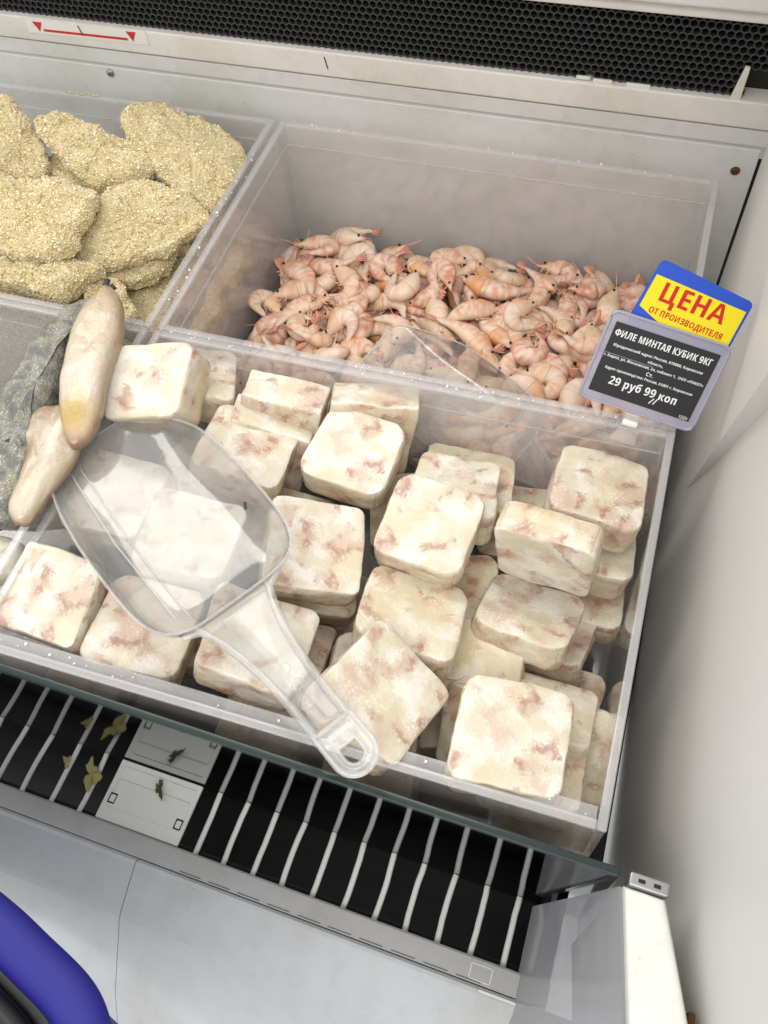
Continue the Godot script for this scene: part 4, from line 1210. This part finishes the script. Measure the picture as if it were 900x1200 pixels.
func make_scoop(called: String, label: String) -> Node3D:
	var t := thing(called, label, "scoop", Transform3D.IDENTITY, "clear plastic scoops")
	# the bowl: inner and outer skin joined at the rim
	var outer := scoop_shell(0.0)
	var inner := scoop_shell(0.0015)
	var bowl := Mesher.new()
	var s := 0
	bowl.v = outer.v
	bowl.c = outer.c
	bowl.idx = outer.idx
	s = bowl.v.size()
	for q in inner.v: bowl.add(q)
	for k in range(0, inner.idx.size(), 3): bowl.tri(s + inner.idx[k], s + inner.idx[k + 2], s + inner.idx[k + 1])
	var e := 9 * 96
	for k in 96:
		var j := (k + 1) % 96
		bowl.quad(e + k, e + j, s + e + j, s + e + k)
	var bw := obj("bowl", bowl.mesh(), mats.scoop_plastic, t)
	var rim := []
	for k in 97:
		var p := scoop_rim(TAU * (k % 96) / 96)
		rim.append(Vector3(p.x, 0.0345 * smoothstep(0.004, 0.085, p.x) + 0.0025, p.y))
	obj("rim", tube(rim, 0.0010, 8).mesh(), mats.scoop_edge, bw)
	for q in [[0.012, 0.0215, 0.0024, 0.172], [0.02, 0.030, 0.0040, 0.165]]:  # thin pale tubes standing in for lamp highlights along the floor's bend
		obj("highlight_streak", tube([Vector3(q[0], q[2], q[1] * 0.9 - 0.003), Vector3(0.09, q[2], q[1] - 0.001), Vector3(q[3], q[2] + 0.001, q[1] * 0.92)], 0.0008, 6).mesh(), mats.scoop_edge, bw)
	# handle: a channel with raised sides and a loop end with a hole
	var h := Mesher.new()
	var y0 := 0.029
	var th := 0.0035
	var st := 16
	var L := []
	var Rr := []
	for k in st + 1:
		var u := lerpf(0.1955, 0.292, float(k) / st)
		var w := 0.0108 + 0.0142 * pow(1.0 - float(k) / st, 3.0)
		L.append(Vector2(u, -w))
		Rr.append(Vector2(u, w))
	var rings := []
	for k in st + 1:
		rings.append([Vector3(L[k].x, y0, L[k].y), Vector3(L[k].x, y0 + th, L[k].y), Vector3(Rr[k].x, y0 + th, Rr[k].y), Vector3(Rr[k].x, y0, Rr[k].y)])
	h.loft(rings)
	var hd := obj("handle", h.mesh(), mats.scoop_plastic, t, Transform3D(Basis(Vector3.UP, 0.0), Vector3(0.001, 0, -0.002)))
	for side in [L, Rr]:
		var pth := []
		for q in side: pth.append(Vector3(q.x, y0 + 0.004, q.y))
		obj("side_rib", tube(pth, 0.0026, 8, 1.5).mesh(), mats.scoop_edge, hd)
	# loop end: from the stadium outline inwards to the hole
	var lp := Mesher.new()
	var outer2 := []
	var hole := []
	var cc := Vector2(0.312, 0)
	for k in 56:
		var a := TAU * k / 56
		var d := Vector2(cos(a), sin(a))
		var q := d * 0.0122
		if d.x < 0:
			var t2 := minf(0.0195 / maxf(-d.x, 1e-4), 0.0122 / maxf(absf(d.y), 1e-4))
			q = d * t2
		outer2.append(cc + q)
		var hq := Vector2(d.x * 0.0060, d.y * 0.0060)
		if d.x < 0: hq = d * minf(0.0070 / maxf(-d.x, 1e-4), 0.0060 / maxf(absf(d.y), 1e-4))
		hole.append(cc + hq)
	var l4 := []
	for lay in [[outer2, y0 + 0.0005], [outer2, y0 + 0.0062], [hole, y0 + 0.0050], [hole, y0 + 0.0008], [outer2, y0 + 0.0005]]:
		var ring := []
		for q in lay[0]: ring.append(Vector3(q.x, lay[1], q.y))
		l4.append(ring)
	lp.loft(l4, null, true, false, false)
	var loop := obj("loop_end", lp.mesh(), mats.scoop_edge, hd)
	var lr := []
	for k in 57: lr.append(Vector3(outer2[k % 56].x, y0 + 0.0058, outer2[k % 56].y))
	obj("loop_rim", tube(lr, 0.0015, 8).mesh(), mats.scoop_edge, hd)
	var hr := []
	for k in 57: hr.append(Vector3(hole[k % 56].x, y0 + 0.0048, hole[k % 56].y))
	obj("hole_rim", tube(hr, 0.0010, 8).mesh(), mats.scoop_edge, hd)
	# ribs where the handle meets the bowl
	for sgn in [-1.0, 1.0]:
		obj("root_rib", tube([Vector3(0.1945, 0.034, sgn * 0.034), Vector3(0.199, 0.034, sgn * 0.025), Vector3(0.205, 0.033, sgn * 0.0205)], 0.002, 8).mesh(), mats.scoop_edge, hd)
	# small moulded rings on the grip
	for k in 3:
		var ring := []
		for j in 21: ring.append(Vector3(0.248 + 0.012 * k + cos(TAU * j / 20) * 0.0034, y0 + th + 0.0002, sin(TAU * j / 20) * 0.0034))
		obj("moulded_ring", tube(ring, 0.0004, 5).mesh(), mats.scoop_edge, hd)
	return t

func scoops():
	var a := make_scoop("clear_scoop", "clear plastic scoop with its handle pointing to the front, lying on the fish cubes")
	a.transform = Transform3D(Basis(Vector3(0.836, 0, 0.549).normalized(), Vector3.UP, Vector3(-0.549, 0, 0.836).normalized()), Vector3(0.0, -0.001, 0.39))
	var b := a.duplicate()
	b.name = numbered("clear_scoop")
	add_child(b)
	b.set_meta("label", "clear plastic scoop half sunk among the pink shrimp behind the bin wall")
	var u := Vector3(0.90, -0.30, 0.33).normalized()
	var v := Vector3(-0.30, 0.10, 0.95)
	v = (v - u * u.dot(v)).normalized()
	var up := v.cross(u).normalized()
	var roll := 0.35
	b.transform = Transform3D(Basis(u, up.rotated(u, roll), v.rotated(u, roll)).scaled(Vector3.ONE * 0.8), Vector3(0.145, -0.075, 0.195))
	var scrap := obj("herb_flake", rbox(Vector3(0.0018, 0.0007, 0.006), 0.0003).mesh(), mats.rust, self, Transform3D(Basis(Vector3.UP, 0.5), Vector3(0.137, 0.012, 0.418)))
	tag(scrap, "tiny brown flake stuck inside the clear scoop's right wall", "flake")

# ------------------------------------------------------------------ price tag
func words(called: String, text: String, parent: Node, at: Vector2, width: float, m: Material, bold := true, left := false, z := 0.0, tall := 1.0):
	var f := SystemFont.new()
	f.font_names = PackedStringArray(["Droid Sans"])
	f.font_weight = 700 if bold else 400
	var t := TextMesh.new()
	t.font = f
	t.text = text
	t.font_size = 48
	t.pixel_size = 0.0005
	t.depth = 0.0004
	t.curve_step = 2.0
	var box := t.get_aabb()
	var k := width / maxf(box.size.x, 0.001)
	var c := box.get_center()
	var p := Vector3(at.x - c.x * k, at.y - c.y * k * tall, z)
	if left: p.x = at.x - box.position.x * k
	obj(called, t, m, parent, Transform3D(Basis().scaled(Vector3(k, k * tall, 0.5)), p))

func price_tag():
	var right := Vector3(0.979, -0.206, -0.007).normalized()
	var out := Vector3(0.112, 0.500, 0.859).normalized()
	out = (out - right * right.dot(out)).normalized()
	var s := 0.00107
	var t := thing("price_tag", "black price tag with blue and yellow header card clipped on the middle bin wall", "price tag", Transform3D(Basis(right, out.cross(right), out).scaled(Vector3.ONE * s), Vector3(0.3758, 0.036, 0.2572)))
	# millimetres in the tag's own plane
	obj("holder", rbox(Vector3(76, 58, 1.6), 0.6, Vector3i(1, 1, 1), 0.0, null, null, Transform3D(Basis(), Vector3(-0.3, -1.2, 0))).mesh(), mats.tag_frame, t)
	var fr := []
	for a in 4:
		var c := Vector2(33.2 * [1, -1, -1, 1][a], 24.5 * [1, 1, -1, -1][a])
		for k in 7:
			var an := PI / 2 * a + PI / 2 * k / 6
			fr.append(Vector3(c.x + cos(an) * 4.6 - 0.3, c.y + sin(an) * 4.6 - 1.2, 0.6))
	fr.append(fr[0])
	fr.append(fr[1])
	obj("holder_rim", tube(fr, 1.3, 8, 0.8).mesh(), mats.tag_frame, t)
	obj("insert", bx(Vector3(-33.8, -24.6, 0.9), Vector3(33.4, 21.8, 1.3), 0.1), mats.tag_black, t)
	obj("fold_line", bx(Vector3(-38, 1.7, 1.4), Vector3(-2, 2.0, 1.55), 0.05), mats.tag_frame, t)
	var blue := rbox(Vector3(64, 38, 0.8), 0.3, Vector3i(1, 1, 1), 0.0, null)
	var bm := Mesher.new()
	var bo := []
	var corners := [[Vector2(34.2, 53.4), 3.6], [Vector2(-19.6, 60.6), 3.6], [Vector2(-27.6, 22), 0.6], [Vector2(35.4, 20), 0.6]]
	for a in 4:
		for k in 7:
			var an := PI / 2 * a + PI / 2 * k / 6
			bo.append(corners[a][0] + Vector2(cos(an), sin(an)) * corners[a][1])
	bm.loft([card(bo, -1.9), card(bo, -1.2)])
	obj("header_card", bm.mesh(), mats.tag_blue, t)
	var ym := Mesher.new()
	var yo := [Vector2(35.9, 50.3), Vector2(-22.3, 55.2), Vector2(-24.5, 34.7), Vector2(-5.5, 26.5), Vector2(24.8, 25.8), Vector2(35.0, 28.0)]
	ym.loft([card(yo, -1.1), card(yo, -0.9)])
	obj("yellow_field", ym.mesh(), mats.tag_yellow, t)
	var hd := Node3D.new()
	hd.name = "header_lettering"
	t.add_child(hd, true)
	hd.transform = Transform3D(Basis(Vector3(0, 0, 1), -0.055), Vector3(0, 0, 0))
	words("header_word", "ЦЕНА", hd, Vector2(3.0, 44.2), 41.5, mats.tag_red, true, false, -0.75, 1.0)
	words("header_word", "ОТ ПРОИЗВОДИТЕЛЯ", hd, Vector2(3.7, 32.9), 47.5, mats.tag_red, true, false, -0.75, 1.15)
	words("product_name", "ФИЛЕ МИНТАЯ КУБИК 9КГ", t, Vector2(-0.8, 15.6), 62.5, mats.tag_white, true, false, 1.45, 1.25)
	words("small_print", "Юридический адрес: Россия, 610000, Кировская", t, Vector2(-1.0, 7.6), 58, mats.tag_white, true, false, 1.45)
	words("small_print", "область,", t, Vector2(-1.0, 3.9), 10, mats.tag_white, true, false, 1.45)
	words("small_print", "г. Киров, ул. Московская, 2а, кабинет 1,  ООО «РОКОТ»", t, Vector2(-0.7, 0.2), 65, mats.tag_white, true, false, 1.45)
	words("small_print", "Ст.", t, Vector2(-1.6, -3.6), 4.6, mats.tag_white, true, false, 1.45)
	words("small_print", "Адрес производства: Россия, 61001 г. Кировская", t, Vector2(-0.8, -7.4), 57.5, mats.tag_white, true, false, 1.45)
	words("price", "29 руб 99 коп", t, Vector2(-1.4, -15.0), 44.5, mats.tag_white, true, false, 1.45, 1.1)
	words("unit", "100г", t, Vector2(29.2, -23.0), 6.2, mats.tag_white, false, false, 1.45)
	for q in [[6.2, -19.3, 0.5], [8.6, -19.0, 0.35]]:
		obj("scratch", bx(Vector3(-0.35, -2.2, 0), Vector3(0.35, 2.2, 0.15), 0.05), mats.tag_white, t, Transform3D(Basis(Vector3(0, 0, 1), -q[2]), Vector3(q[0], q[1], 1.45)))
	# clear clip that grips the wall
	var cl := obj("clip", rbox(Vector3(9.5, 12, 2.2), 0.8, Vector3i(1, 1, 1), 0.0, null, null, Transform3D(Basis(), Vector3(-0.5, -36.5, -0.5))).mesh(), mats.clip_plastic, t)
	obj("clip_hinge", tube([Vector3(-5.2, -38.0, 1.2), Vector3(4.2, -38.0, 1.2)], 2.4, 10).mesh(), mats.tag_white, cl)
	obj("clip_jaw", rbox(Vector3(15, 13, 1.4), 0.5, Vector3i(1, 1, 1), 0.0, func(q, d): return [Vector3(q.x * (1.0 - 0.02 * q.y), q.y, q.z), Color.WHITE], null, Transform3D(Basis(Vector3(1, 0, 0), 0.42), Vector3(0.5, -46.5, 1.4))).mesh(), mats.clip_plastic, cl)

func card(o: Array, z: float) -> Array:
	var out := []
	for q in o: out.append(Vector3(q.x, q.y, z))
	return out

# ------------------------------------------------------------------ foreground
func foreground():
	var b := thing("shopping_basket", "blue plastic shopping basket with black handle in the near left corner", "basket")
	# rounded corner of the basket's rim; the rest of the basket runs on to the left and towards the shopper
	var path := []
	for q in [[-0.22, 0.640], [-0.05, 0.652], [0.06, 0.663], [0.12, 0.6765], [0.150, 0.686], [0.174, 0.6945], [0.1865, 0.703], [0.196, 0.716], [0.2, 0.735], [0.19, 0.80], [0.175, 0.88]]:
		path.append(Vector3(q[0] + 0.002, 0.05, q[1] + 0.0125))
	var fine := []
	for i in path.size() - 1:
		for k in 6:
			fine.append(path[i].cubic_interpolate(path[i + 1], path[maxi(i - 1, 0)], path[mini(i + 2, path.size() - 1)], k / 6.0))
	fine.append(path[path.size() - 1])
	obj("rim", tube(fine, 0.0118, 16, 0.75).mesh(), mats.basket_blue, b)
	# basket wall under the rim
	var rings := []
	for k in 5:
		var ring := []
		for q in fine: ring.append(q + Vector3(-0.004 * k - 0.004, -0.05 * k, 0.004 * k + 0.006))
		rings.append(ring)
	for k in 5:
		var ring := []
		for q in fine: ring.append(q + Vector3(-0.004 * (4 - k) - 0.007, -0.05 * (4 - k), 0.004 * (4 - k) + 0.009))
		rings.append(ring)
	var w := Mesher.new()
	w.loft(rings, null, false, false, false)
	obj("basket_wall", w.mesh(false), mats.basket_blue, b)
	var hp := []
	for q in fine: hp.append(q + Vector3(-0.016, 0.004, 0.019))
	obj("handle", tube(hp, 0.0075, 12).mesh(), mats.basket_black, b)
	obj("handle_gap", tube(fine.map(func(q): return q + Vector3(-0.010, -0.006, 0.011)), 0.008, 10).mesh(), mats.basket_black, b)
	var hp2 := []
	for q in fine: hp2.append(q + Vector3(-0.036, -0.006, 0.034))
	obj("inner_band", tube(hp2, 0.011, 12).mesh(), mats.basket_blue, b)
	# bits of ice on the rims and the cubes' front lip
	var ri := RandomNumberGenerator.new()
	ri.seed = 8
	var mm := MultiMesh.new()
	mm.transform_format = MultiMesh.TRANSFORM_3D
	mm.mesh = rbox(Vector3(0.002, 0.0013, 0.0017), 0.0006).mesh()
	mm.instance_count = 110
	for k in 110:
		var at := Vector3(ri.randf_range(0.01, 0.39), 0.0006, 0.2755 + ri.randf_range(-0.004, 0.005))
		if k % 4 == 1: at = Vector3(ri.randf_range(0.01, 0.39), -0.0048, 0.5455 + ri.randf_range(-0.004, 0.003))
		if k % 4 == 2: at = Vector3(-0.0035 + ri.randf_range(-0.004, 0.004), 0.0006, ri.randf_range(0.02, 0.26))
		if k % 7 == 3: at = Vector3(ri.randf_range(0.01, 0.39), 0.0006, 0.0024 + ri.randf_range(-0.002, 0.002))
		mm.set_instance_transform(k, Transform3D(Basis.from_euler(Vector3(ri.randf(), ri.randf() * 6.0, ri.randf())).scaled(Vector3.ONE * ri.randf_range(0.25, 1.0)), at))
	var mi := MultiMeshInstance3D.new()
	mi.name = "ice_crumbs"
	mi.multimesh = mm
	mi.material_override = mat("ice", Color(0.93, 0.94, 0.95), 0.3)
	add_child(mi)
	tag(mi, "tiny white ice crumbs scattered along the clear bins' rims", "ice", "", "stuff")
	# crumbs on the back rim of the cutlet bin
	var r := RandomNumberGenerator.new()
	r.seed = 5
	for k in 9:
		var c := obj("fallen_crumb", rbox(Vector3(0.0028, 0.0016, 0.0022), 0.0006).mesh(), mats.crust, self, Transform3D(Basis(Vector3.UP, r.randf() * 3.0), Vector3(-0.232 + 0.0045 * k + r.randf() * 0.002, 0.0009, 0.0022 + r.randf_range(-0.001, 0.001))))
		tag(c, "fallen breading crumb on the left bin's back rim", "crumb", "crumbs fallen on the bin's back rim")
